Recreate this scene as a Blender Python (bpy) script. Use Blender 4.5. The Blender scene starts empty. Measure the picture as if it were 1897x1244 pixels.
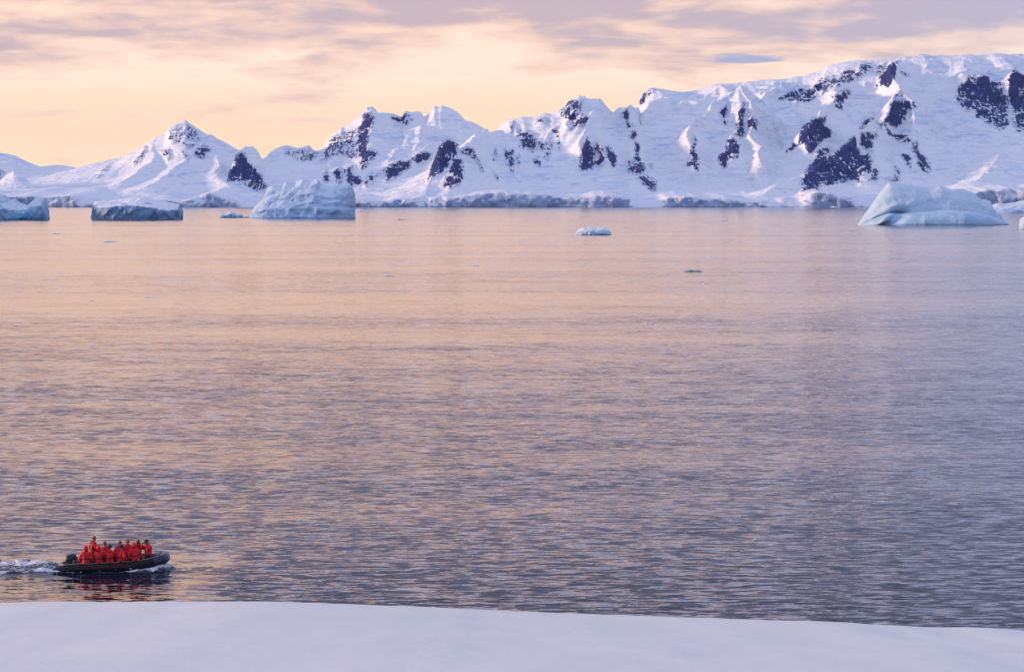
import bpy, bmesh, math, random
import numpy as np
from mathutils import Vector, Matrix

random.seed(7)
RNG = np.random.default_rng(11)
scene = bpy.context.scene
COL = scene.collection
R = math.radians

# ------------------------------------------------------------------ camera
F_PX, CX, CY, HORIZON = 5200.0, 948.5, 622.0, 367.0      # photograph pixels
CAM_Z = 18.8
PITCH = math.atan((CY - HORIZON) / F_PX)
cam_data = bpy.data.cameras.new('camera')
cam = bpy.data.objects.new('camera', cam_data)
COL.objects.link(cam)
cam.location = (0, 0, CAM_Z)
cam.rotation_euler = (math.pi / 2 - PITCH, 0, 0)
cam_data.sensor_fit = 'HORIZONTAL'
cam_data.sensor_width = 36.0
cam_data.lens = 36.0 * F_PX / 1897.0
cam_data.clip_start = 0.5
cam_data.clip_end = 90000
scene.camera = cam

# ------------------------------------------------------------------ sky
SUN_EL, SUN_AZ = 5.5, -90.0        # azimuth: 0 = straight ahead (+Y), negative = to the left
world = bpy.data.worlds.new('World')
scene.world = world
world.use_nodes = True
wn, wl = world.node_tree.nodes, world.node_tree.links
wn.clear()


def wnode(kind, **kw):
    n = wn.new(kind)
    for k, v in kw.items():
        setattr(n, k, v)
    return n


def wmath(op, a, b=None, c=None, clamp=False):
    n = wn.new('ShaderNodeMath')
    n.operation = op
    n.use_clamp = clamp
    for i, v in enumerate((a, b, c)):
        if v is None:
            continue
        if isinstance(v, (int, float)):
            n.inputs[i].default_value = v
        else:
            wl.new(v, n.inputs[i])
    return n.outputs[0]


w_out = wnode('ShaderNodeOutputWorld')
w_bg = wnode('ShaderNodeBackground')
w_bg.inputs['Strength'].default_value = 0.1
wl.new(w_bg.outputs[0], w_out.inputs['Surface'])
nish = wnode('ShaderNodeTexSky', sky_type='NISHITA', sun_disc=False)
nish.sun_elevation = R(SUN_EL)
nish.sun_rotation = R(SUN_AZ)
nish.air_density = 1.2
nish.dust_density = 2.0
geo = wnode('ShaderNodeTexCoord')
sep = wnode('ShaderNodeSeparateXYZ')
wl.new(geo.outputs['Generated'], sep.inputs[0])
# elevation in degrees
el = wmath('MULTIPLY', wmath('ARCSINE', sep.outputs['Z']), 57.29578)
el = wmath('MULTIPLY', el, 2.0)      # the ramps below are in half degrees
# cloud streaks: noise on the direction, flattened vertically
cmb = wnode('ShaderNodeCombineXYZ')
wl.new(wmath('MULTIPLY', sep.outputs['X'], 4.2), cmb.inputs['X'])
wl.new(sep.outputs['Y'], cmb.inputs['Y'])
# streaks get thinner towards the horizon as a flat cloud deck does
zz = wmath('MULTIPLY', wmath('POWER', wmath('ABSOLUTE', sep.outputs['Z']), 0.8), 15.0)
# slight tilt of the streaks
zz = wmath('ADD', zz, wmath('MULTIPLY', sep.outputs['X'], 0.10))
wl.new(zz, cmb.inputs['Z'])


def wnoise(scale, detail, rough, dist, off):
    m = wnode('ShaderNodeVectorMath', operation='ADD')
    wl.new(cmb.outputs[0], m.inputs[0])
    m.inputs[1].default_value = off
    n = wnode('ShaderNodeTexNoise')
    wl.new(m.outputs[0], n.inputs['Vector'])
    n.inputs['Scale'].default_value = scale
    n.inputs['Detail'].default_value = detail
    n.inputs['Roughness'].default_value = rough
    n.inputs['Distortion'].default_value = dist
    return n.outputs['Fac']


n_big = wnoise(2.2, 2, 0.5, 0.2, (3.1, 7.7, 1.3))
n_mid = wnoise(5.5, 5, 0.55, 0.25, (1.7, 2.9, 4.4))
n_fine = wnoise(15.0, 5, 0.6, 0.3, (8.2, 0.4, 2.2))


def wramp(fac, stops_, scale=90.0):
    r = wnode('ShaderNodeValToRGB')
    wl.new(wmath('POWER', wmath('DIVIDE', fac, scale, clamp=True), 0.5), r.inputs['Fac'])
    e_ = r.color_ramp.elements
    while len(e_) > 1:
        e_.remove(e_[0])
    for i, (v, c) in enumerate(stops_):
        x = math.sqrt(v / scale)
        q = e_[0] if i == 0 else e_.new(x)
        q.position = x
        q.color = (*c, 1) if isinstance(c, tuple) else (c, c, c, 1)
    return r.outputs['Color']


def wmix(fac, c1, c2):
    n = wnode('ShaderNodeMixRGB')
    for s_, v in zip(n.inputs, (fac, c1, c2)):
        if isinstance(v, tuple):
            s_.default_value = (*v, 1)
        elif isinstance(v, (int, float)):
            s_.default_value = v
        else:
            wl.new(v, s_)
    return n.outputs[0]


def wsmooth(v, a_, b_):
    n = wnode('ShaderNodeMapRange', interpolation_type='SMOOTHSTEP')
    wl.new(v, n.inputs[0])
    n.inputs[1].default_value = a_
    n.inputs[2].default_value = b_
    return n.outputs[0]


# how far a direction lies from the evening glow behind the left hand mountains
glow_dir = Vector((math.sin(R(-14)), math.cos(R(-14)), 0.05)).normalized()
gd = wnode('ShaderNodeVectorMath', operation='DOT_PRODUCT')
wl.new(geo.outputs['Generated'], gd.inputs[0])
gd.inputs[1].default_value = glow_dir
cool = wsmooth(wmath('SUBTRACT', 1.0, gd.outputs['Value']), 0.028, 0.105)
soft = wmath('ADD', el, wmath('MULTIPLY', wmath('SUBTRACT', n_mid, 0.5), 2.0))
warm_sky = wramp(soft, [(0.0, (1.0, 0.82, 0.65)), (1.4, (1.0, 0.76, 0.57)), (2.6, (1.0, 0.73, 0.52)), (3.8, (1.02, 0.75, 0.56)), (4.8, (1.05, 0.80, 0.65)),
                        (6.0, (1.08, 0.80, 0.66)), (9.0, (1.16, 0.77, 0.58)), (21.0, (1.16, 0.72, 0.53)), (27.0, (0.78, 0.55, 0.58)),
                        (35.0, (0.47, 0.43, 0.67)), (48.0, (0.46, 0.50, 0.78)), (90.0, (0.47, 0.55, 0.86))])
cool_sky = wramp(soft, [(0.0, (0.95, 0.80, 0.66)), (3.0, (0.95, 0.77, 0.61)), (6.0, (0.94, 0.78, 0.70)), (9.5, (0.62, 0.62, 0.85)),
                        (18.0, (0.50, 0.53, 0.82)), (27.0, (0.43, 0.46, 0.74)), (48.0, (0.46, 0.50, 0.78)), (90.0, (0.47, 0.55, 0.86))])
clear = wmix(cool, warm_sky, cool_sky)
cover = wramp(el, [(0.0, 0.34), (3.2, 0.42), (5.0, 0.48), (5.8, 0.57), (6.9, 0.68), (8.0, 0.74), (8.8, 0.58), (9.6, 0.30), (18.0, 0.28), (26.0, 0.44), (40.0, 0.52), (90.0, 0.52)])
cl = wmath('ADD', wmath('ADD', wmath('MULTIPLY', n_mid, 0.62), wmath('MULTIPLY', n_big, 0.30)),
           wmath('MULTIPLY', n_fine, 0.20))
cl = wmath('ADD', wmath('MULTIPLY', wmath('SUBTRACT', cl, 0.56), 1.3), cover)
m_thin = wsmooth(cl, 0.46, 0.66)
m_thick = wsmooth(cl, 0.60, 0.80)
thin_col = wmix(cool, (0.86, 0.60, 0.51), (0.76, 0.59, 0.57))
thick_col = wmix(cool, (0.57, 0.45, 0.50), (0.47, 0.45, 0.60))
high = wsmooth(el, 22.0, 34.0)
thin_col = wmix(high, thin_col, (0.40, 0.42, 0.58))
thick_col = wmix(high, thick_col, (0.32, 0.34, 0.50))
deck = wmix(wmath('MULTIPLY', m_thin, 0.85), clear, thin_col)
deck = wmix(m_thick, deck, thick_col)
# cloud deck is 10x because the background strength is 0.1; the clear sky shows through a little
sc10 = wnode('ShaderNodeVectorMath', operation='SCALE')
wl.new(deck, sc10.inputs[0])
sc10.inputs['Scale'].default_value = 9.3
# a lens shaped cloud standing over the right hand ridge
def lens_mask(px, py, half_w, half_h):
    dx, dz = (px - CX) / F_PX, (HORIZON - py) / F_PX
    az = wmath('DIVIDE', sep.outputs['X'], wmath('MAXIMUM', sep.outputs['Y'], 0.05))
    elt = wmath('DIVIDE', sep.outputs['Z'], wmath('MAXIMUM', sep.outputs['Y'], 0.05))
    front = wmath('GREATER_THAN', sep.outputs['Y'], 0.3)
    u = wmath('DIVIDE', wmath('SUBTRACT', az, dx), half_w / F_PX)
    wob = wmath('MULTIPLY', wmath('SUBTRACT', n_fine, 0.5), 2.4)
    v = wmath('DIVIDE', wmath('SUBTRACT', elt, dz), half_h / F_PX)
    vt = wmath('ADD', v, wob)
    # flat underside: positive side uses full height, negative side third of it
    vv = wmath('MAXIMUM', vt, wmath('MULTIPLY', v, -3.0))
    prof = wmath('SUBTRACT', 1.0, wmath('POWER', wmath('ABSOLUTE', u), 1.7))
    m = wmath('MULTIPLY', wmath('SUBTRACT', prof, vv), 2.2, clamp=True)
    m = wmath('MULTIPLY', m, wmath('LESS_THAN', wmath('ABSOLUTE', u), 1.0))
    return wmath('MULTIPLY', m, front)


lm = lens_mask(1378, 114, 84, 17)
mixl = wnode('ShaderNodeMixRGB')
wl.new(wmath('MULTIPLY', lm, 0.95), mixl.inputs['Fac'])
wl.new(sc10.outputs[0], mixl.inputs['Color1'])
mixl.inputs['Color2'].default_value = (3.5, 3.9, 5.9, 1)
mixs = wnode('ShaderNodeMixRGB')
mixs.inputs['Fac'].default_value = 0.9
wl.new(nish.outputs[0], mixs.inputs['Color1'])
wl.new(mixl.outputs[0], mixs.inputs['Color2'])
wl.new(mixs.outputs[0], w_bg.inputs['Color'])

# ------------------------------------------------------------------ sun (low, veiled by cloud)
sun_d = bpy.data.lights.new('sun', 'SUN')
sun_d.energy = 3.2
sun_d.angle = R(4)
sun_d.color = (1.0, 0.64, 0.40)
sun = bpy.data.objects.new('sun', sun_d)
COL.objects.link(sun)
a, e = R(SUN_AZ), R(SUN_EL)
to_sun = Vector((math.sin(a) * math.cos(e), math.cos(a) * math.cos(e), math.sin(e)))
sun.rotation_euler = to_sun.to_track_quat('Z', 'Y').to_euler()

scene.view_settings.view_transform = 'Standard'
scene.view_settings.look = 'None'
scene.view_settings.gamma = 1.0
scene.view_settings.exposure = 0.36
scene.cycles.use_denoising = True
scene.cycles.max_bounces = 6
scene.cycles.volume_bounces = 0
scene.cycles.caustics_reflective = False
scene.cycles.caustics_refractive = False

# ------------------------------------------------------------------ helpers
SINP, COSP = math.sin(PITCH), math.cos(PITCH)


def P(px, py, Y):
    """world point seen at photograph pixel (px, py) at distance Y"""
    dx = (px - CX) / F_PX
    dy = -(py - CY) / F_PX
    yy = COSP + dy * SINP
    zz_ = -SINP + dy * COSP
    s = Y / yy
    return (dx * s, Y, CAM_Z + zz_ * s)


def W0(px, py):
    """world point on the water (z = 0) seen at that pixel"""
    dx = (px - CX) / F_PX
    dy = -(py - CY) / F_PX
    s = -CAM_Z / (-SINP + dy * COSP)
    return (dx * s, (COSP + dy * SINP) * s, 0.0)


def project(x, y, z):
    z = z - CAM_Z
    fwd = y * COSP - z * SINP
    up = y * SINP + z * COSP
    return CX + F_PX * x / fwd, CY - F_PX * up / fwd


def _hash(ix, iy, iz, seed):
    h = (ix.astype(np.uint32) * np.uint32(374761393) + iy.astype(np.uint32) * np.uint32(668265263)
         + iz.astype(np.uint32) * np.uint32(2147483647) + np.uint32(seed * 1274126177 & 0xffffffff))
    h = (h ^ (h >> np.uint32(13))) * np.uint32(1274126177)
    h = h ^ (h >> np.uint32(16))
    h = h * np.uint32(2246822519)
    h = h ^ (h >> np.uint32(15))
    return (h & np.uint32(0xffffff)).astype(np.float32) / 16777215.0


def vnoise(x, y, z=None, seed=0):
    """smooth value noise, -1..1"""
    x = np.asarray(x, np.float32); y = np.asarray(y, np.float32)
    z = np.zeros_like(x) if z is None else np.asarray(z, np.float32)
    x, y, z = np.broadcast_arrays(x, y, z)
    fx, fy, fz = np.floor(x), np.floor(y), np.floor(z)
    ix, iy, iz = fx.astype(np.int64), fy.astype(np.int64), fz.astype(np.int64)
    tx, ty, tz = x - fx, y - fy, z - fz
    tx = tx * tx * tx * (tx * (tx * 6 - 15) + 10)
    ty = ty * ty * ty * (ty * (ty * 6 - 15) + 10)
    flat = not np.any(tz)
    tz = tz * tz * (3 - 2 * tz)

    def plane(k):
        a_ = _hash(ix, iy, iz + k, seed); b_ = _hash(ix + 1, iy, iz + k, seed)
        c_ = _hash(ix, iy + 1, iz + k, seed); d_ = _hash(ix + 1, iy + 1, iz + k, seed)
        return (a_ * (1 - tx) + b_ * tx) * (1 - ty) + (c_ * (1 - tx) + d_ * tx) * ty
    v = plane(0)
    if not flat:
        v = v * (1 - tz) + plane(1) * tz
    return v * 2 - 1


def fbm(x, y, z=None, octs=4, gain=0.5, seed=0):
    t, a_, s, n = 0, 1.0, 1.0, 0
    ca, sa = 0.8, 0.6
    for o in range(octs):
        t = t + a_ * vnoise(x * s, y * s, None if z is None else z * s, seed + o)
        n += a_
        x, y = x * ca - y * sa + 3.7, x * sa + y * ca + 1.9
        a_ *= gain; s *= 2.03
    return t / n


def ridged(x, y, z=None, octs=4, gain=0.5, seed=0):
    t, a_, s, n = 0, 1.0, 1.0, 0
    ca, sa = 0.8, 0.6
    for o in range(octs):
        t = t + a_ * (1 - 2 * np.abs(vnoise(x * s, y * s, None if z is None else z * s, seed + o)))
        n += a_
        x, y = x * ca - y * sa + 3.7, x * sa + y * ca + 1.9
        a_ *= gain; s *= 2.03
    return t / n


def sstep(a_, b_, x):
    t = np.clip((x - a_) / (b_ - a_), 0, 1)
    return t * t * (3 - 2 * t)


def mesh_np(name, verts, faces, mat=None, smooth=True, attrs=None):
    """verts (n,3), faces (m,3|4) arrays -> mesh data"""
    me = bpy.data.meshes.new(name)
    verts = np.ascontiguousarray(verts, np.float32); faces = np.ascontiguousarray(faces, np.int32)
    k = faces.shape[1]
    me.vertices.add(len(verts)); me.vertices.foreach_set('co', verts.ravel())
    me.loops.add(faces.size); me.loops.foreach_set('vertex_index', faces.ravel())
    me.polygons.add(len(faces))
    me.polygons.foreach_set('loop_start', np.arange(0, faces.size, k, dtype=np.int32))
    me.polygons.foreach_set('loop_total', np.full(len(faces), k, np.int32))
    if smooth:
        me.polygons.foreach_set('use_smooth', np.ones(len(faces), bool))
    for an, av in (attrs or {}).items():
        at = me.attributes.new(an, 'FLOAT', 'POINT')
        at.data.foreach_set('value', np.ascontiguousarray(av, np.float32))
    me.update(calc_edges=True)
    me.validate()
    if mat is not None:
        me.materials.append(mat)
    return me


def link(name, me, parent=None, label=None, category=None, group=None, kind=None, loc=None):
    o = bpy.data.objects.new(name, me)
    COL.objects.link(o)
    if parent is not None:
        o.parent = parent
    if loc is not None:
        o.location = loc
    if label:
        o['label'] = label
    if category:
        o['category'] = category
    if group:
        o['group'] = group
    if kind:
        o['kind'] = kind
    return o


def grid_faces(nu, nv):
    i = np.arange(nu - 1)[:, None] * nv + np.arange(nv - 1)[None, :]
    i = i.ravel()
    return np.stack([i, i + nv, i + nv + 1, i + 1], 1)


class NT:
    """small helper round a material's node tree"""
    def __init__(self, name):
        self.m = bpy.data.materials.new(name)
        self.m.use_nodes = True
        self.n = self.m.node_tree.nodes
        self.l = self.m.node_tree.links
        self.bsdf = self.n['Principled BSDF']
        self.out = self.n['Material Output']

    def node(self, kind, **kw):
        n = self.n.new(kind)
        for k, v in kw.items():
            setattr(n, k, v)
        return n

    def put(self, sock, v):
        if hasattr(v, 'is_linked') or isinstance(v, bpy.types.NodeSocket):
            self.l.new(v, sock)
        elif isinstance(v, (tuple, list)) and len(v) == 3 and sock.type == 'RGBA':
            sock.default_value = (*v, 1)
        else:
            sock.default_value = v

    def math(self, op, a_, b_=None, c_=None, clamp=False):
        n = self.node('ShaderNodeMath', operation=op, use_clamp=clamp)
        for i, v in enumerate((a_, b_, c_)):
            if v is not None:
                self.put(n.inputs[i], v)
        return n.outputs[0]

    def vmath(self, op, a_, b_=None):
        n = self.node('ShaderNodeVectorMath', operation=op)
        self.put(n.inputs[0], a_)
        if b_ is not None:
            self.put(n.inputs[1], b_)
        return n.outputs[0]

    def noise(self, vec, scale, detail=4, rough=0.5, dist=0.0, out='Fac'):
        n = self.node('ShaderNodeTexNoise')
        self.put(n.inputs['Vector'], vec)
        n.inputs['Scale'].default_value = scale
        n.inputs['Detail'].default_value = detail
        n.inputs['Roughness'].default_value = rough
        n.inputs['Distortion'].default_value = dist
        return n.outputs[out]

    def mix(self, fac, a_, b_):
        n = self.node('ShaderNodeMixRGB')
        self.put(n.inputs[0], fac); self.put(n.inputs[1], a_); self.put(n.inputs[2], b_)
        return n.outputs[0]

    def mapr(self, v, a_, b_, c_=0.0, d_=1.0):
        n = self.node('ShaderNodeMapRange')
        self.put(n.inputs[0], v)
        for i, q in enumerate((a_, b_, c_, d_)):
            n.inputs[i + 1].default_value = q
        return n.outputs[0]

    def pos(self, sx=1, sy=1, sz=1, obj=False):
        if obj:
            s = self.node('ShaderNodeTexCoord').outputs['Object']
        else:
            s = self.node('ShaderNodeNewGeometry').outputs['Position']
        return self.vmath('MULTIPLY', s, (sx, sy, sz))

    def attr(self, name):
        return self.node('ShaderNodeAttribute', attribute_name=name).outputs['Fac']

    def bump(self, h, strength, dist, normal=None):
        n = self.node('ShaderNodeBump')
        n.inputs['Strength'].default_value = strength
        n.inputs['Distance'].default_value = dist
        self.put(n.inputs['Height'], h)
        if normal is not None:
            self.put(n.inputs['Normal'], normal)
        return n.outputs[0]

    def set(self, **kw):
        for k, v in kw.items():
            self.put(self.bsdf.inputs[k.replace('_', ' ')], v)
        return self


def plain(name, col, rough=0.6, **kw):
    t = NT(name)
    t.set(Base_Color=col, Roughness=rough, **kw)
    return t


# ------------------------------------------------------------------ water
def water_material(name='sea_water', foam=False):
    t = NT(name)
    p = t.node('ShaderNodeNewGeometry').outputs['Position']
    sepp = t.node('ShaderNodeSeparateXYZ'); t.put(sepp.inputs[0], p)
    # wind lanes and slicks
    lane = t.noise(t.vmath('MULTIPLY', p, (0.0022, 0.011, 1)), 1.0, 4, 0.6, 0.3)
    lane2 = t.noise(t.vmath('MULTIPLY', p, (0.02, 0.05, 1)), 1.0, 3, 0.55, 0.3)
    patch = t.math('MULTIPLY', t.mapr(lane, 0.36, 0.64, 0.62, 1.35), t.mapr(lane2, 0.33, 0.67, 0.86, 1.14))
    # the sea lies calmer away from the near shore
    calm = t.math('ADD', t.math('DIVIDE', 130.0, t.math('MAXIMUM', sepp.outputs['Y'], 115.0)), 0.12)
    amp = t.math('MULTIPLY', patch, calm)
    if foam:      # a passing boat irons the small ripples out
        ironed = t.attr('ironed')
        amp = t.math('MULTIPLY', amp, t.math('SUBTRACT', 1.0, t.math('MULTIPLY', ironed, 0.5)))
    layers = [((0.045, 0.10, 1), 3, 0.13, 0.06), ((0.25, 0.55, 1), 3, 0.22, -0.07), ((0.55, 1.45, 1), 3, 0.27, -0.10), ((1.2, 3.2, 1), 3, 0.20, 0.12)]
    sx = sy = None
    for i, (sc_, det, am, skew) in enumerate(layers):
        v = t.vmath('MULTIPLY', p, sc_)
        # crests of the sets run slightly askew to one another
        mp = t.node('ShaderNodeMapping'); t.put(mp.inputs['Vector'], v)
        mp.inputs['Rotation'].default_value = (0, 0, skew)
        mp.inputs['Location'].default_value = (13.1 * i, 7.7 * i, 2.3 * i)
        c = t.noise(mp.outputs[0], 1.0, det, 0.5, 0.5, out='Color')
        s = t.node('ShaderNodeSeparateXYZ'); t.put(s.inputs[0], c)
        g = t.math('MULTIPLY', patch, 0.42) if i < 2 else amp
        nx_ = t.math('SUBTRACT', s.outputs[0], 0.5)
        ny_ = t.math('SUBTRACT', s.outputs[1], 0.5)
        # long faces towards the shore, short steep backs behind the crests
        if i >= 2:
            tail = t.math('MULTIPLY', t.math('MAXIMUM', t.math('SUBTRACT', ny_, 0.05), 0.0), 2.4)
            ny_ = t.math('ADD', t.math('MULTIPLY', ny_, 0.65), tail)
        a1 = t.math('MULTIPLY', t.math('MULTIPLY', nx_, am), g)
        a2 = t.math('MULTIPLY', t.math('MULTIPLY', ny_, am * 2.2), g)
        sx = a1 if sx is None else t.math('ADD', sx, a1)
        sy = a2 if sy is None else t.math('ADD', sy, a2)
    # seen this low, the faces of the ripples that lean to the shore are the ones in view
    lean_ = t.math('ADD', 0.028, t.math('MULTIPLY', amp, 0.066))
    if foam:
        lean_ = t.math('MULTIPLY', lean_, t.math('SUBTRACT', 1.0, t.math('MULTIPLY', ironed, 1.0)))
    sy = t.math('SUBTRACT', sy, lean_)
    cb = t.node('ShaderNodeCombineXYZ')
    t.put(cb.inputs[0], sx); t.put(cb.inputs[1], sy); cb.inputs[2].default_value = 1.0
    gn = t.node('ShaderNodeNewGeometry').outputs['Normal']
    flat = t.vmath('ADD', cb.outputs[0], t.vmath('SUBTRACT', gn, (0, 0, 1)))
    nrm = t.vmath('NORMALIZE', flat)
    t.set(Base_Color=(0.010, 0.014, 0.03), Roughness=0.05, IOR=1.345, Normal=nrm)
    if foam:
        f = t.attr('foam')
        n1 = t.noise(t.vmath('MULTIPLY', p, (1.7, 2.6, 3)), 1.0, 6, 0.68, 0.8)
        n2 = t.noise(t.vmath('MULTIPLY', p, (7, 9, 9)), 1.0, 4, 0.7, 0.3)
        m = t.math('ADD', f, t.math('ADD', t.math('MULTIPLY', t.math('SUBTRACT', n1, 0.5), 1.5), t.math('MULTIPLY', t.math('SUBTRACT', n2, 0.5), 0.9)))
        m = t.math('MULTIPLY', t.mapr(m, 0.45, 0.75), t.mapr(f, 0.02, 0.2))
        fb = t.node('ShaderNodeBsdfPrincipled')
        fb.inputs['Base Color'].default_value = (0.70, 0.72, 0.80, 1)
        fb.inputs['Roughness'].default_value = 0.6
        mx = t.node('ShaderNodeMixShader')
        t.put(mx.inputs[0], m)
        t.l.new(t.bsdf.outputs[0], mx.inputs[1]); t.l.new(fb.outputs[0], mx.inputs[2])
        t.l.new(mx.outputs[0], t.out.inputs['Surface'])
    return t.m


M_WATER = water_material()
S = 45000.0
sea_me = mesh_np('sea', np.array([(-S, -S, 0), (S, -S, 0), (S, S, 0), (-S, S, 0)]), np.array([[0, 1, 2, 3]]), M_WATER)
link('sea_water', sea_me, kind='structure', label='rippled sea reflecting the peach and lavender sky')

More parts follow.
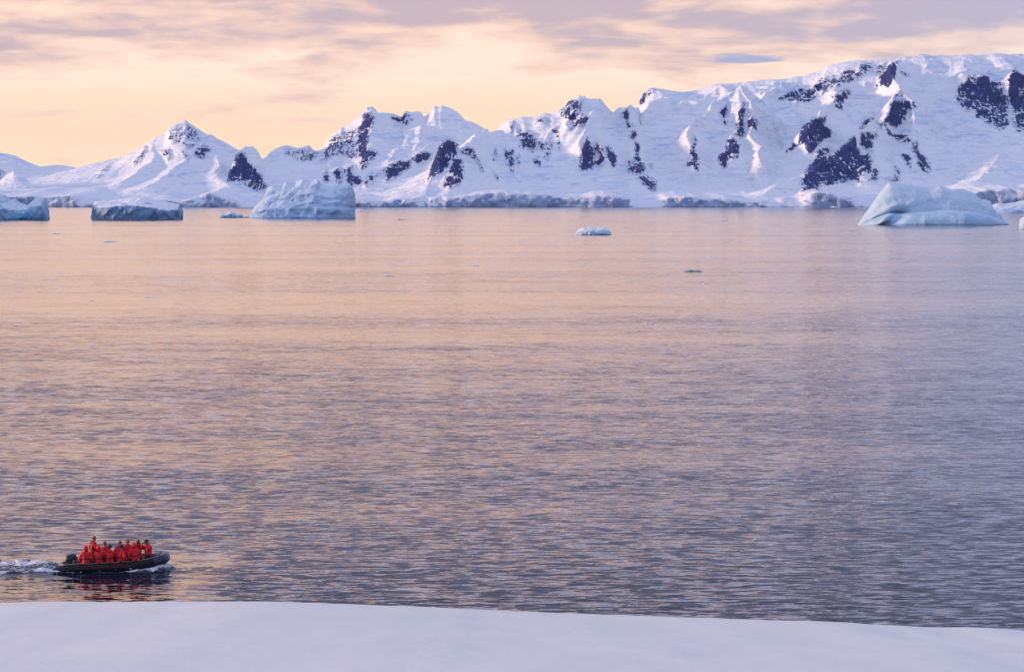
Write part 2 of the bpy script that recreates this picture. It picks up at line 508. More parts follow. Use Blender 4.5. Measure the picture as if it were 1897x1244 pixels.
# ------------------------------------------------------------------ mountains
SHORE = 5750.0
DEPTH = 0.9            # the ridge table gives distances behind a shore at 3480
RIDGES = [
    # group, front width, back width, power, points (px, py, distance)
    ('far_hills', 900, 700, 1.4, [(-160, 300, 5300), (-60, 282, 5300), (0, 284, 5300), (28, 287.5, 5300), (51, 300, 5300), (76, 309, 5300), (106, 305, 5250), (149, 311.6, 5200), (162, 315.5, 5200), (200, 324, 5200), (300, 320, 5200)]),
    ('far_hills', 500, 500, 1.3, [(162, 318, 4900), (185, 306, 4850), (207, 296, 4800), (223, 290, 4750), (250, 289, 4700), (290, 290, 4700)]),
    ('far_hills', 320, 320, 1.15, [(-60, 350, 4000), (-30, 345, 4050), (0, 336, 4080), (14, 322, 4100), (25, 316, 4100), (43, 324, 4080), (61, 348, 4020), (80, 362, 3950)]),
    ('left_mountain', 820, 900, 1.75, [(250, 289, 4500), (268, 272, 4500), (288, 256, 4500), (307, 248, 4500), (312, 237, 4500), (326, 229, 4500), (335, 226, 4500), (344, 221.5, 4500), (352, 229, 4500), (364, 239.5, 4500), (374, 252, 4500), (377.5, 258, 4490), (383, 254, 4480), (390, 250, 4480), (398, 254, 4480), (410, 268, 4480), (420, 277, 4490), (433, 288, 4500), (450, 292, 4500)]),
    ('left_mountain', 620, 620, 1.25, [(250, 300, 4450), (215, 318, 4300), (177, 332, 4200), (126, 346, 4050), (76, 355, 3900), (38, 368, 3720)]),
    ('left_mountain', 420, 420, 1.3, [(352, 229, 4500), (350, 262, 4380), (345, 290, 4250), (320, 322, 4050), (270, 345, 3800)]),
    ('left_mountain', 350, 350, 1.3, [(390, 250, 4480), (396, 285, 4300), (404, 322, 4050), (410, 350, 3800)]),
    ('left_mountain', 350, 350, 1.3, [(288, 256, 4500), (285, 285, 4350), (262, 312, 4150), (220, 338, 3950)]),
    ('middle_mountain', 230, 260, 1.15, [(422, 332, 4020), (430, 304, 4080), (437, 292, 4100), (444, 279, 4120), (454, 270, 4150), (468, 270, 4150), (478, 279, 4150), (488, 300, 4120), (497, 330, 4050)]),
    ('middle_mountain', 700, 700, 1.5, [(480, 296, 4600), (494, 291, 4600), (497, 285, 4600), (509, 276, 4600), (520, 271, 4600), (531, 268.5, 4600), (552, 274, 4600), (562, 272, 4600), (572, 268.5, 4600), (582, 279, 4600), (593, 281, 4620), (600, 274, 4650)]),
    ('middle_mountain', 420, 420, 1.35, [(470, 330, 4150), (486, 314, 4250), (521, 297, 4320), (565, 307, 4300), (597, 304, 4350)]),
    ('middle_mountain', 1000, 900, 1.6, [(593, 281, 4650), (600, 274, 4700), (607, 262, 4700), (615, 250, 4700), (638, 238, 4700), (660, 223, 4700), (671, 219, 4700), (678, 205, 4700), (688, 195.5, 4700), (695, 200, 4700), (700, 207, 4700), (712, 207, 4700), (724, 208, 4700), (735, 211, 4700), (744, 216, 4700), (748, 208, 4700), (752, 205, 4700), (764, 206, 4700), (772, 204, 4700), (780, 205.5, 4700), (785, 215.5, 4700), (791, 215.5, 4700), (802, 204, 4700), (819, 196, 4700), (835, 200, 4700), (850, 210, 4700), (862, 223, 4700), (873, 225, 4700), (893, 236, 4700), (909, 246, 4700), (930, 258, 4700)]),
    ('middle_mountain', 240, 240, 1.2, [(688, 197, 4700), (684, 225, 4600), (677, 262, 4450), (669, 312, 4230)]),
    ('middle_mountain', 220, 220, 1.2, [(640, 239, 4700), (632, 262, 4560), (612, 292, 4380), (598, 304, 4300)]),
    ('middle_mountain', 280, 280, 1.3, [(819, 197, 4700), (808, 232, 4560), (795, 262, 4420), (780, 290, 4280)]),
    ('middle_mountain', 220, 220, 1.3, [(760, 206, 4700), (754, 240, 4580), (740, 268, 4430), (720, 300, 4250)]),
    ('middle_mountain', 230, 230, 1.1, [(590, 316, 4230), (612, 310, 4230), (640, 307, 4230), (672, 316, 4210), (692, 322, 4180)]),
    ('middle_mountain', 240, 240, 1.1, [(695, 327, 4120), (711, 314, 4180), (736, 299, 4240), (760, 296, 4260), (784, 280, 4330), (801, 283, 4340)]),
    ('headland', 300, 320, 1.25, [(700, 380, 3520), (716, 374, 3560), (754, 352, 3680), (791, 333, 3750), (797, 312, 3790), (808, 286, 3820), (817, 264, 3840), (832, 256.5, 3850), (846, 267, 3860), (849, 274, 3880), (862, 271.5, 3900), (876, 274, 3900), (884, 291, 3880), (896, 318, 3830), (926, 337, 3740), (957, 355, 3640), (990, 366, 3540)]),
    ('headland', 300, 320, 1.4, [(850, 300, 3800), (848, 330, 3700), (840, 352, 3600), (835, 360, 3540)]),
    ('headland', 260, 300, 1.3, [(862, 272, 3900), (880, 258, 4150), (901, 248.5, 4350), (912, 246, 4500)]),
    ('centre_mountain', 900, 800, 1.55, [(905, 250, 4500), (915, 246, 4500), (925, 240, 4500), (934, 236, 4500), (942, 223, 4500), (958, 220, 4500), (975, 218, 4500), (987, 218, 4500), (998, 215, 4500), (1007, 211.5, 4500), (1018, 213, 4500), (1035, 203, 4500), (1049, 194, 4500), (1055, 184, 4500), (1064, 182.5, 4500), (1069, 178, 4500), (1074, 175.5, 4500), (1081, 183, 4500), (1092, 182, 4500), (1104, 183, 4500), (1114, 190, 4500), (1126, 203, 4500), (1136, 209.5, 4500), (1146, 198, 4550), (1157, 198, 4550), (1167, 192.5, 4500), (1175, 197, 4520), (1185, 196, 4550)]),
    ('centre_mountain', 190, 190, 1.15, [(944, 224, 4500), (948, 262, 4330), (949, 318, 4060)]),
    ('centre_mountain', 190, 190, 1.15, [(975, 218, 4500), (984, 255, 4320), (990, 308, 4050)]),
    ('centre_mountain', 190, 190, 1.15, [(1010, 212, 4500), (1028, 245, 4340), (1016, 296, 4080)]),
    ('centre_mountain', 210, 210, 1.2, [(1074, 177, 4500), (1066, 205, 4400), (1060, 238, 4270)]),
    ('centre_mountain', 210, 210, 1.1, [(1104, 184, 4500), (1100, 225, 4350), (1089, 252, 4180), (1083, 310, 3960)]),
    ('centre_mountain', 190, 190, 1.1, [(1100, 225, 4350), (1126, 268, 4140), (1138, 306, 3980)]),
    ('centre_mountain', 220, 220, 1.2, [(1167, 193, 4500), (1170, 225, 4380), (1175, 262, 4220), (1178, 305, 4030), (1198, 332, 3870), (1215, 356, 3740)]),
    ('right_plateau', 1650, 900, 1.55, [(1150, 214, 5200), (1178, 200, 5200), (1183, 192, 5200), (1188, 178, 5200), (1195, 169, 5200), (1210, 162.5, 5200), (1235, 165, 5200), (1263, 169, 5200), (1301, 165, 5200), (1325, 157, 5200), (1366, 153, 5200), (1410, 149, 5200), (1443, 147, 5200), (1479, 140, 5200), (1520, 129, 5200), (1535, 121, 5200), (1551, 116, 5200), (1597, 112, 5200), (1640, 110, 5200), (1675, 103, 5200), (1709, 100, 5200), (1767, 103, 5200), (1811, 101, 5200), (1840, 99, 5200), (1897, 98, 5200), (2050, 95, 5200), (2300, 110, 5200)]),
    ('right_plateau', 700, 500, 1.4, [(1180, 199, 4560), (1204, 191, 4700), (1245, 189, 4750), (1283, 185, 4750), (1312, 200, 4700)]),
    ('right_plateau', 260, 260, 1.2, [(1376, 170.5, 4550), (1374, 200, 4440), (1372, 232, 4320), (1362, 262, 4200), (1346, 300, 4040)]),
    ('right_plateau', 240, 300, 1.15, [(1376, 171, 4550), (1350, 184, 4530), (1324, 198, 4480), (1294, 222, 4350), (1285, 252, 4210), (1284, 310, 3980)]),
    ('right_plateau', 230, 230, 1.2, [(1376, 171, 4550), (1392, 193, 4460), (1398, 228, 4320), (1400, 300, 4020)]),
    ('right_plateau', 300, 300, 1.2, [(1376, 171, 4550), (1395, 174, 4750), (1440, 168, 5000)]),
    ('right_plateau', 260, 300, 1.15, [(1648, 116, 5000), (1656, 140, 4850), (1660, 160, 4680), (1666, 171, 4560), (1650, 190, 4460), (1628, 222, 4330), (1605, 240, 4240), (1582, 252, 4150), (1545, 278, 4010), (1495, 314, 3850), (1450, 336, 3740), (1412, 360, 3600), (1385, 376, 3530)]),
    ('right_plateau', 240, 260, 1.15, [(1666, 171, 4560), (1688, 190, 4480), (1690, 215, 4380), (1696, 260, 4200), (1708, 290, 4050), (1724, 316, 3920)]),
    ('right_plateau', 250, 250, 1.1, [(1605, 240, 4240), (1612, 285, 4020), (1600, 332, 3800)]),
    ('right_plateau', 220, 220, 1.1, [(1545, 278, 4010), (1535, 310, 3900), (1520, 346, 3740)]),
    ('right_plateau', 230, 260, 1.15, [(1575, 166, 4850), (1552, 178, 4700), (1526, 200, 4500), (1502, 220, 4330), (1487, 262, 4120)]),
    ('right_plateau', 380, 400, 1.1, [(1768, 168, 4900), (1796, 139, 4900), (1830, 131, 4880), (1862, 139, 4850), (1885, 128, 4850), (1940, 128, 4850), (2040, 140, 4850)]),
    ('right_plateau', 500, 500, 1.3, [(1900, 240, 4400), (1840, 300, 4000), (1800, 345, 3700)]),
    ('right_plateau', 500, 500, 1.3, [(2050, 200, 4300), (2000, 300, 3900), (1930, 345, 3650)]),
]
ROCKS = [
    # weight, polygon in photograph pixels
    (1, [(268, 272), (269.5, 281), (258, 299), (248, 306.5), (246.7, 301.5), (255.6, 291), (263, 278.7)]),
    (.55, [(314, 241), (329, 230.6), (352, 230.6), (364, 241), (373, 256), (367, 268.6), (352, 277.4), (339, 267), (321, 268.6), (310, 253)]),
    (.8, [(297, 281), (314, 277), (316, 284), (314, 296), (307, 289)]),
    (.9, [(338, 279), (354, 291), (349, 299)]),
    (.85, [(362, 279), (379.6, 266), (391, 277), (389.7, 282.5), (379.6, 297.7), (359, 289)]),
    (.8, [(207.5, 302), (197, 318), (181, 328), (190, 313)]),
    (.9, [(0, 314), (11, 318), (4, 330), (0, 334), (-20, 330), (-20, 314)]),
    (.93, [(445.5, 280), (454, 286), (463, 301.6), (478, 312), (487, 332), (493, 344.6), (476, 353.5), (461, 346), (445.5, 334.5), (435, 331), (421.5, 336), (421.5, 322), (433, 306.6), (437, 289)]),
    (.62, [(526.5, 274), (552, 276), (572, 271), (582, 281), (592, 281), (587, 291.5), (567, 301.6), (552, 299), (542, 291.5), (526.5, 286)]),
    (.6, [(597, 281), (615, 253.5), (640, 242), (660.6, 236), (663, 253.5), (658, 281), (663, 296.5), (653, 298), (638, 289), (617.6, 289), (602, 301.6), (590, 303)]),
    (.92, [(676, 210.5), (686, 208), (691, 220.6), (686, 243), (681, 271), (701, 284), (698.6, 294), (673, 314), (667, 310), (665.7, 296.5), (660.6, 279), (660.6, 246), (671, 223)]),
    (.62, [(721, 210.5), (741.6, 218), (754, 208), (767, 220.6), (752, 232), (736.5, 228), (726, 220.6)]),
    (1, [(598.6, 319), (605, 311.7), (611, 339.5), (600, 338)]),
    (1, [(617.6, 319), (628, 309), (635, 322), (633, 339.5), (625, 338)]),
    (1, [(636.6, 311.7), (653, 306.6), (655.6, 322), (671, 332), (668, 342), (650.5, 344.6), (643, 334.5), (643, 322)]),
    (1, [(673, 334.5), (681, 336), (679.6, 346), (673, 344.6)]),
    (1, [(681, 324), (690, 322), (693.5, 337), (691, 341), (678, 332)]),
    (.95, [(695, 328), (711, 314), (736.5, 299), (759, 296.5), (760.6, 311.7), (749, 317), (739, 327), (716, 336), (712.5, 322)]),
    (.9, [(762, 291.5), (784.6, 280), (801, 284), (797, 294), (779.6, 306.6), (771, 304)]),
    (.97, [(792, 334.5), (795, 314), (811, 281), (817.5, 263.6), (832.7, 257), (846.6, 267), (845, 284), (830, 304), (815, 319)]),
    (.95, [(839, 294), (855.5, 294), (858, 322), (850, 344.6), (820, 352), (817.5, 344.6), (830, 319)]),
    (.9, [(854, 279), (863, 271.5), (876, 274), (883.5, 291.7), (896, 318), (891, 314.5), (878.4, 291.7), (868, 286.6)]),
    (.85, [(911, 286.6), (917.7, 274), (919, 294), (914, 299)]),
    (.85, [(914, 317), (925, 327), (921.5, 334.7)]),
    (.9, [(934, 274), (941.7, 281.6), (952, 274), (953, 296.8), (949, 319.5), (939, 302)]),
    (.85, [(943, 236), (952, 226), (953, 236), (947, 248.7)]),
    (.92, [(954, 243.6), (964.5, 241), (982, 243.6), (995, 261), (995, 276.5), (987, 283), (974.6, 274), (962, 271.5), (964.5, 256)]),
    (1, [(997, 261), (1011, 266), (1007.5, 276.5), (1002, 278)]),
    (.9, [(1017.6, 259), (1022.7, 261), (1015, 299), (1007.5, 291.7)]),
    (.9, [(987, 294), (997, 290), (1002, 302), (1001, 312), (987, 302)]),
    (.85, [(957, 292), (962, 284), (963, 302), (958, 308)]),
    (.8, [(1020, 243.6), (1033, 235), (1035, 251), (1039, 276.5), (1038, 280), (1028, 256)]),
    (.72, [(1035, 208), (1049, 195.5), (1058, 185.4), (1078, 188), (1073, 208), (1063, 226), (1055.6, 223), (1045, 216)]),
    (.72, [(1076, 211), (1091, 216), (1083, 233.5), (1055.6, 240), (1058, 226), (1068, 216)]),
    (.6, [(990, 219.6), (1010, 213), (1020, 223), (1015, 231), (997, 226)]),
    (.97, [(1072, 307), (1081, 271.5), (1088.5, 253.7), (1101, 281.6), (1103.6, 296.8), (1119, 291.7), (1120, 304), (1101, 309), (1096, 314.5), (1073, 313)]),
    (.7, [(1101, 266), (1111, 264), (1119, 276.5), (1116, 291.7), (1106, 286.6)]),
    (1, [(1121, 271.5), (1126, 269), (1141.6, 289), (1140, 307), (1134, 309.4), (1122.6, 291.7)]),
    (.7, [(1149, 211), (1164, 198), (1167, 211), (1164, 223), (1152, 221)]),
    (.95, [(1161, 229), (1171, 233), (1164, 237)]),
    (.95, [(1167, 246), (1174.5, 241), (1181, 248.7), (1177, 256), (1167, 256)]),
    (.95, [(1177, 264), (1187, 269), (1182, 291.7), (1194.7, 309.4), (1187, 324.6), (1177, 322), (1162, 319.5), (1160.6, 302), (1167, 299), (1172, 307)]),
    (1, [(1182, 329.7), (1192, 322), (1215, 334.7), (1216, 347), (1214, 357.5), (1205, 352), (1192, 342)]),
    (.8, [(1200, 302), (1209, 302), (1206, 314.5)]),
    (.95, [(1182, 193), (1188, 178), (1204, 165), (1213, 165), (1196, 180), (1191, 190.6)]),
    (.85, [(1331, 203.5), (1345, 196), (1349, 203.5), (1345, 214), (1347, 232), (1340, 226.6), (1334, 216)]),
    (.93, [(1283.5, 252), (1288.6, 257.5), (1286, 278), (1296, 293.5), (1294, 314), (1273, 309), (1278, 280.6)]),
    (.78, [(1366, 203.5), (1376, 188), (1381, 201), (1378.6, 226.6), (1381, 239.5), (1373.5, 257.5), (1363, 247), (1368, 232), (1366, 219)]),
    (.9, [(1386, 224), (1394, 216), (1400.5, 226.6), (1400.5, 241), (1389, 239.5), (1384, 232)]),
    (.92, [(1348, 257.5), (1360.6, 255), (1371, 270), (1366, 291), (1350, 293.5), (1348, 306), (1340, 311.5), (1328.5, 298.6), (1337.5, 283), (1345, 278)]),
    (.82, [(1443, 183), (1463.5, 170), (1476, 160), (1484, 162), (1502, 165), (1520, 147), (1543, 139), (1556, 142), (1566.5, 126), (1589.6, 131.5), (1597, 118.6), (1613, 118.6), (1616.6, 131.5), (1597, 139), (1571.6, 152), (1556, 157), (1541, 160), (1520, 178), (1499.5, 187), (1476, 187), (1456, 184)]),
    (.8, [(1624, 123), (1640, 118), (1637, 132), (1625.5, 135)]),
    (.97, [(1622.6, 159.6), (1631, 143.7), (1648.6, 118), (1666, 112), (1660, 129), (1651.5, 152), (1643, 159.6), (1634, 154)]),
    (.8, [(1669, 132), (1680.5, 135), (1686, 142), (1675, 141)]),
    (.75, [(1541.6, 175.5), (1559, 167), (1576, 170), (1573, 175.5), (1562, 184), (1559, 204.5), (1550, 196), (1547, 184)]),
    (.95, [(1478, 259.5), (1486.6, 230.5), (1501, 219), (1530, 216), (1524, 233.4), (1538.7, 242), (1536, 253.7), (1515.5, 265), (1501, 279.7), (1483.7, 265), (1476, 271)]),
    (.95, [(1457.6, 279.7), (1466, 265), (1475, 268), (1469, 279.7)]),
    (.97, [(1632.7, 232), (1643, 213), (1651.5, 187), (1672, 188.5), (1692, 190), (1693.5, 198.7), (1680.5, 207), (1677.6, 222), (1660, 233.4), (1646, 227.6)]),
    (.9, [(1654.4, 175.5), (1666, 169.7), (1672, 175.5), (1656, 181)]),
    (.9, [(1591, 236), (1602, 219), (1617, 219), (1608, 230.5), (1594, 242)]),
    (.97, [(1594, 248), (1611, 243.5), (1628, 253.7), (1617, 259.5), (1617, 280), (1599, 277), (1594, 265)]),
    (.9, [(1643, 235), (1651.5, 248), (1672, 245), (1686, 259.5), (1666, 261), (1646, 248)]),
    (.98, [(1515.5, 277), (1536, 271), (1536, 279.7), (1518.4, 288.4), (1530, 288.4), (1550, 279.7), (1582, 251), (1588, 268), (1593.7, 288.4), (1608, 282.6), (1617, 300), (1611, 317), (1596.6, 326), (1593.7, 337.6), (1576, 334.7), (1556, 337.6), (1530, 343.4), (1518.4, 350.6), (1483.7, 356.4), (1489.5, 340.5), (1481, 340.5), (1495, 308.7), (1507, 297)]),
    (.85, [(1620, 303), (1628, 306), (1631, 326), (1622.6, 337.6), (1609.6, 334.7), (1617, 317)]),
    (.85, [(1666, 287), (1680.5, 282.6), (1689, 294), (1686, 311.5), (1677.6, 300)]),
    (.95, [(1689, 265), (1698, 259.5), (1698, 277), (1718, 294), (1725, 311.5), (1718, 323), (1703.6, 308.7), (1695, 288.4)]),
    (.8, [(1657, 306), (1666, 311.5), (1666, 332), (1640, 337.6), (1643, 329), (1657, 329)]),
    (.88, [(1770, 178), (1779, 158), (1793, 141), (1825, 141), (1831, 132), (1837, 138), (1828, 149.5), (1854, 155), (1860, 165), (1868, 190), (1869, 229), (1854, 240.6), (1834, 230.5), (1819, 222), (1808, 219), (1805, 207), (1790, 207), (1782, 196)]),
    (.9, [(1863, 145), (1880, 129), (1895, 138), (1912, 144), (1940, 180), (1940, 235), (1912, 242), (1895, 240.6), (1880, 243.5), (1876, 230.5), (1874, 190)]),
]
ICEFALLS = [
    (1, [(1190, 235), (1270, 245), (1265, 300), (1330, 320), (1440, 290), (1470, 300), (1400, 350), (1240, 358), (1190, 300)]),
    (.8, [(1400, 200), (1480, 235), (1460, 290), (1405, 280)]),
    (.7, [(1180, 200), (1330, 165), (1440, 150), (1300, 200), (1260, 240), (1190, 240)]),
    (.8, [(1680, 110), (1770, 120), (1770, 200), (1830, 250), (1880, 330), (1760, 340), (1710, 250), (1700, 180)]),
    (.6, [(700, 225), (790, 225), (800, 270), (720, 300)]),
    (.6, [(880, 290), (930, 300), (1050, 330), (1160, 330), (1160, 350), (980, 350), (900, 330)]),
]


def poly_sd(px, py, poly):
    """signed distance in px: positive inside"""
    pts = np.array(poly, np.float32)
    d2 = np.full(px.shape, 1e12, np.float32)
    inside = np.zeros(px.shape, bool)
    n = len(pts)
    for i in range(n):
        ax, ay = pts[i]; bx, by = pts[(i + 1) % n]
        ex, ey = bx - ax, by - ay
        t = np.clip(((px - ax) * ex + (py - ay) * ey) / (ex * ex + ey * ey + 1e-9), 0, 1)
        d2 = np.minimum(d2, (px - ax - t * ex) ** 2 + (py - ay - t * ey) ** 2)
        cond = ((ay > py) != (by > py)) & (px < (bx - ax) * (py - ay) / ((by - ay) if by != ay else 1e-9) + ax)
        inside ^= cond
    d = np.sqrt(d2)
    return np.where(inside, d, -d)


def poly_mask(px, py, polys, w):
    m = np.zeros(px.shape, np.float32)
    for wt, poly in polys:
        a_ = np.array(poly)
        x0, y0 = a_.min(0) - w * 2; x1, y1 = a_.max(0) + w * 2
        idx = np.nonzero((px > x0) & (px < x1) & (py > y0) & (py < y1))[0]
        if len(idx) == 0:
            continue
        sd = poly_sd(px[idx], py[idx], poly)
        v = np.clip(0.5 + sd / (2 * w), 0, 1) * wt
        m[idx] = np.maximum(m[idx], v)
    return m


def build_terrain():
    xs = np.arange(-1760, 1761, 3.3, dtype=np.float32)
    cliff_rows = 11
    inland = np.concatenate([np.arange(7, 1200, 3.6), np.arange(1200, 2000, 6.0)]).astype(np.float32)
    nx, ny = len(xs), cliff_rows + len(inland)
    ys0 = SHORE + 26 * fbm(xs / 420, xs * 0, octs=3, seed=40) + 9 * ridged(xs / 60, xs * 0, octs=3, seed=41)
    ztop_px = np.interp(xs / SHORE * F_PX + CX,
                        [-100, 35, 120, 170, 335, 385, 440, 480, 600, 660, 720, 770, 830, 870, 935, 990, 1050, 1090, 1150, 1200, 1225, 1232, 1300, 1345, 1384, 1420, 1456, 1517, 1620, 1700, 1834, 1870, 1900, 2100],
                        [366, 368, 370, 365, 372, 362, 368, 378, 370, 364, 372, 369, 362, 366, 360, 366, 361, 360, 366, 371, 366, 360, 361, 359, 374, 374, 366, 360, 362, 364, 358, 352, 354, 360])
    zc = np.maximum((384 - ztop_px) / F_PX * SHORE, 6) + 6.0 * fbm(xs / 48, xs * 0 + 5, octs=4, seed=43)
    zc = np.maximum(zc * (0.62 + 0.52 * sstep(-0.35, 0.3, fbm(xs / 150, xs * 0 + 8, octs=2, seed=45))), 4)
    X = np.repeat(xs[:, None], ny, 1)
    Yv = np.zeros((nx, ny), np.float32)
    lobe = 6 + 75 * sstep(-0.05, 0.45, fbm(xs / 95, xs * 0 + 3, octs=3, seed=47))
    Yv[:, cliff_rows:] = ys0[:, None] + inland[None, :] + (lobe - 6)[:, None]
    t = np.linspace(0, 1, cliff_rows)
    Yv[:, :cliff_rows] = ys0[:, None] + (lobe - 0.5)[:, None] * t[None, :] ** 2.2
    Z = np.zeros((nx, ny), np.float32)
    # inland heights: smooth maximum of the ridges
    xi = X[:, cliff_rows:].ravel(); yi = Yv[:, cliff_rows:].ravel()
    s_in = np.repeat(inland[None, :], nx, 0).ravel()
    base = np.repeat(zc[:, None], len(inland), 1).ravel() + 0.040 * s_in
    # wobble the plan so that spurs are not ruler straight
    xw = xi + 26 * fbm(xi / 190, yi / 190, octs=3, seed=1)
    yw = yi + 26 * fbm(xi / 190 + 31, yi / 190, octs=3, seed=5)
    K = 9.0
    acc = np.exp(np.clip((base - 300) / K, -60, 60).astype(np.float64))
    skyline = np.zeros(len(xi), np.float32)
    best = base.copy(); gid = np.zeros(len(xi), np.int8)
    names = ['coast_snowfield', 'far_hills', 'left_mountain', 'middle_mountain', 'headland', 'centre_mountain', 'right_plateau']
    for grp, wf, wb, pw, pts in RIDGES:
        P3 = np.array([P(q[0], q[1], SHORE + (q[2] - 3480) * DEPTH) for q in pts], np.float32)
        main = all(q1[0] > q0[0] for q0, q1 in zip(pts[:-1], pts[1:])) and len(pts) > 7
        ux = xi if main else xw; uy = yi if main else yw
        bx0, bx1 = P3[:, 0].min() - max(wf, wb), P3[:, 0].max() + max(wf, wb)
        by0, by1 = P3[:, 1].min() - wf, P3[:, 1].max() + wb
        idx = np.nonzero((ux > bx0) & (ux < bx1) & (uy > by0) & (uy < by1))[0]
        qx, qy = ux[idx], uy[idx]
        hb = np.full(len(idx), -1e9, np.float32)
        if main:
            ang = qx / qy
            pa = P3[:, 0] / P3[:, 1]
            zr = np.interp(ang, pa, P3[:, 2])
            fine = np.linspace(pa[0], pa[-1], 400)
            zf = np.interp(fine, pa, P3[:, 2])
            kw = max(3, int(400 * 0.011 / (pa[-1] - pa[0])))
            ker = np.hanning(2 * kw + 1); ker /= ker.sum()
            zs = np.convolve(np.pad(zf, kw, 'edge'), ker, 'valid')
            zsm = np.interp(ang, fine, zs)
            yr = np.interp(ang, pa, P3[:, 1])
            dy = qy - yr
            dxo = np.maximum(np.maximum(pa[0] - ang, ang - pa[-1]), 0) * qy
            d = np.abs(dy)
            wdt = np.where(dy < 0, wf, wb)
            q = np.clip(d / wdt, 0, 1)
            bl = sstep(0.0, 0.5, q)
            zz2 = zr * (1 - bl) + zsm * bl
            skyline[idx] = np.maximum(skyline[idx], np.exp(-(d / 70.0) ** 2) * (dxo <= 0))
            hb = zz2 * (1 - q) ** pw * np.maximum(1 - dxo / (0.45 * wf), 0) ** pw
        else:
            for a_, b_ in zip(P3[:-1], P3[1:]):
                ex, ey = b_[0] - a_[0], b_[1] - a_[1]
                tt = np.clip(((qx - a_[0]) * ex + (qy - a_[1]) * ey) / (ex * ex + ey * ey + 1e-6), 0, 1)
                cx_, cy_ = a_[0] + tt * ex, a_[1] + tt * ey
                dx, dy = qx - cx_, qy - cy_
                zr = a_[2] + tt * (b_[2] - a_[2])
                d = np.sqrt(dx * dx + dy * dy)
                side = np.clip(dy / (d + 1e-3), -1, 1) * 0.5 + 0.5
                wdt = wf + (wb - wf) * side
                wdt = wdt * np.clip(0.35 + 0.65 * zr / max(P3[:, 2].max(), 1), 0.35, 1)
                h = zr * np.maximum(1 - d / wdt, 0) ** pw
                hb = np.maximum(hb, h)
        acc[idx] += np.exp(np.clip((hb - 300) / K, -60, 60).astype(np.float64))
        up = hb > best[idx]
        best[idx] = np.where(up, hb, best[idx])
        gid[idx] = np.where(up, names.index(grp), gid[idx])
    h = (K * np.log(acc) + 300).astype(np.float32)
    h = 0.5 * h + 0.5 * best
    # relief of the snow
    shore_fade = sstep(0, 120, s_in)
    hi = sstep(80, 240, h) * (1 - 0.85 * skyline)
    h += shore_fade * (7.0 * fbm(xi / 170, yi / 170, octs=3, seed=9) * (0.4 + 0.6 * hi) * (1 - 0.8 * skyline) + 1.6 * fbm(xi / 46, yi / 70, octs=3, seed=13))
    # gullies and flutes running down the slopes, steps across them
    h += shore_fade * hi * (34.0 * (ridged(xw / 150, yw / 330, octs=4, gain=0.48, seed=17) - 0.32) + 3.0 * (ridged(xw / 44, yw / 150, octs=3, seed=19) - 0.32))
    h += shore_fade * hi * 6.0 * (ridged(xw / 240, yw / 75, octs=4, seed=23) - 0.32)
    ppx, ppy = project(xi, yi, h)
    rock = poly_mask(ppx + 2.5 * fbm(xi / 30, h / 30, octs=2, seed=71), ppy + 2.5 * fbm(xi / 30 + 9, h / 30, octs=2, seed=73), ROCKS, 5.0)
    fall = poly_mask(ppx, ppy, ICEFALLS, 25.0)
    # crags: rock stands proud of the snow, broken in steps; icefalls are broken blocks
    cr1 = ridged(xi / 62, h / 85, octs=5, gain=0.55, seed=21)
    rs = sstep(0.12, 0.6, rock)
    dyv = -rs * (4 + 12 * cr1 + 6 * fbm(xi / 16, h / 20, octs=3, seed=25))
    h2 = h + rs * (3.2 * ridged(xi / 34, yi / 40, octs=4, seed=29))
    blocks = ridged(xi / 30, yi / 42, octs=4, gain=0.6, seed=33)
    h2 += fall * shore_fade * 6.0 * (blocks - 0.25) * (1 - 0.7 * skyline)
    dyv += -fall * shore_fade * 4.0 * fbm(xi / 22, h / 14, octs=3, seed=35)
    Yv[:, cliff_rows:] += dyv.reshape(nx, -1)
    Z[:, cliff_rows:] = h2.reshape(nx, -1)
    # ice cliff along the water
    zt = Z[:, cliff_rows] - 1.0
    Z[:, :cliff_rows] = -3 + (zt[:, None] + 3) * t[None, :]
    zz_ = Z[:, :cliff_rows]; xx = X[:, :cliff_rows]
    dent = 7.5 * ridged(xx / 46, zz_ / 60, octs=4, gain=0.6, seed=51) + 3.0 * fbm(xx / 11, zz_ / 9, octs=3, seed=55)
    Yv[:, :cliff_rows] += -dent * np.sin(np.pi * np.clip(t * 0.92 + 0.04, 0, 1))[None, :] ** 0.6
    X[:, :cliff_rows] += 2.0 * fbm(xx / 14 + 7, zz_ / 8, octs=2, seed=59)
    Rk = np.zeros((nx, ny), np.float32); Rk[:, cliff_rows:] = rock.reshape(nx, -1)
    Fl = np.zeros((nx, ny), np.float32); Fl[:, cliff_rows:] = fall.reshape(nx, -1)
    G = np.full((nx, ny), 7, np.int8); G[:, cliff_rows:] = gid.reshape(nx, -1)
    V = np.stack([X.ravel(), Yv.ravel(), Z.ravel()], 1)
    G3 = V.reshape(nx, ny, 3)
    du = np.gradient(G3, axis=0); dv = np.gradient(G3, axis=1)
    Nn = np.cross(du, dv); Nn /= np.linalg.norm(Nn, axis=2, keepdims=True) + 1e-9
    Nn = Nn.reshape(-1, 3)
    Fc = grid_faces(nx, ny)
    # keep what the view could see with a margin
    c = V[Fc].mean(1)
    keep = np.abs(c[:, 0]) < 0.215 * c[:, 1] + 40
    Fc = Fc[keep]
    fg = G.ravel()[Fc].min(1)
    cliff = (Fc % ny).min(1) < cliff_rows
    fg = np.where(cliff, 7, fg)
    return V, Fc, fg, Rk.ravel(), Fl.ravel(), names + ['ice_cliff'], Nn


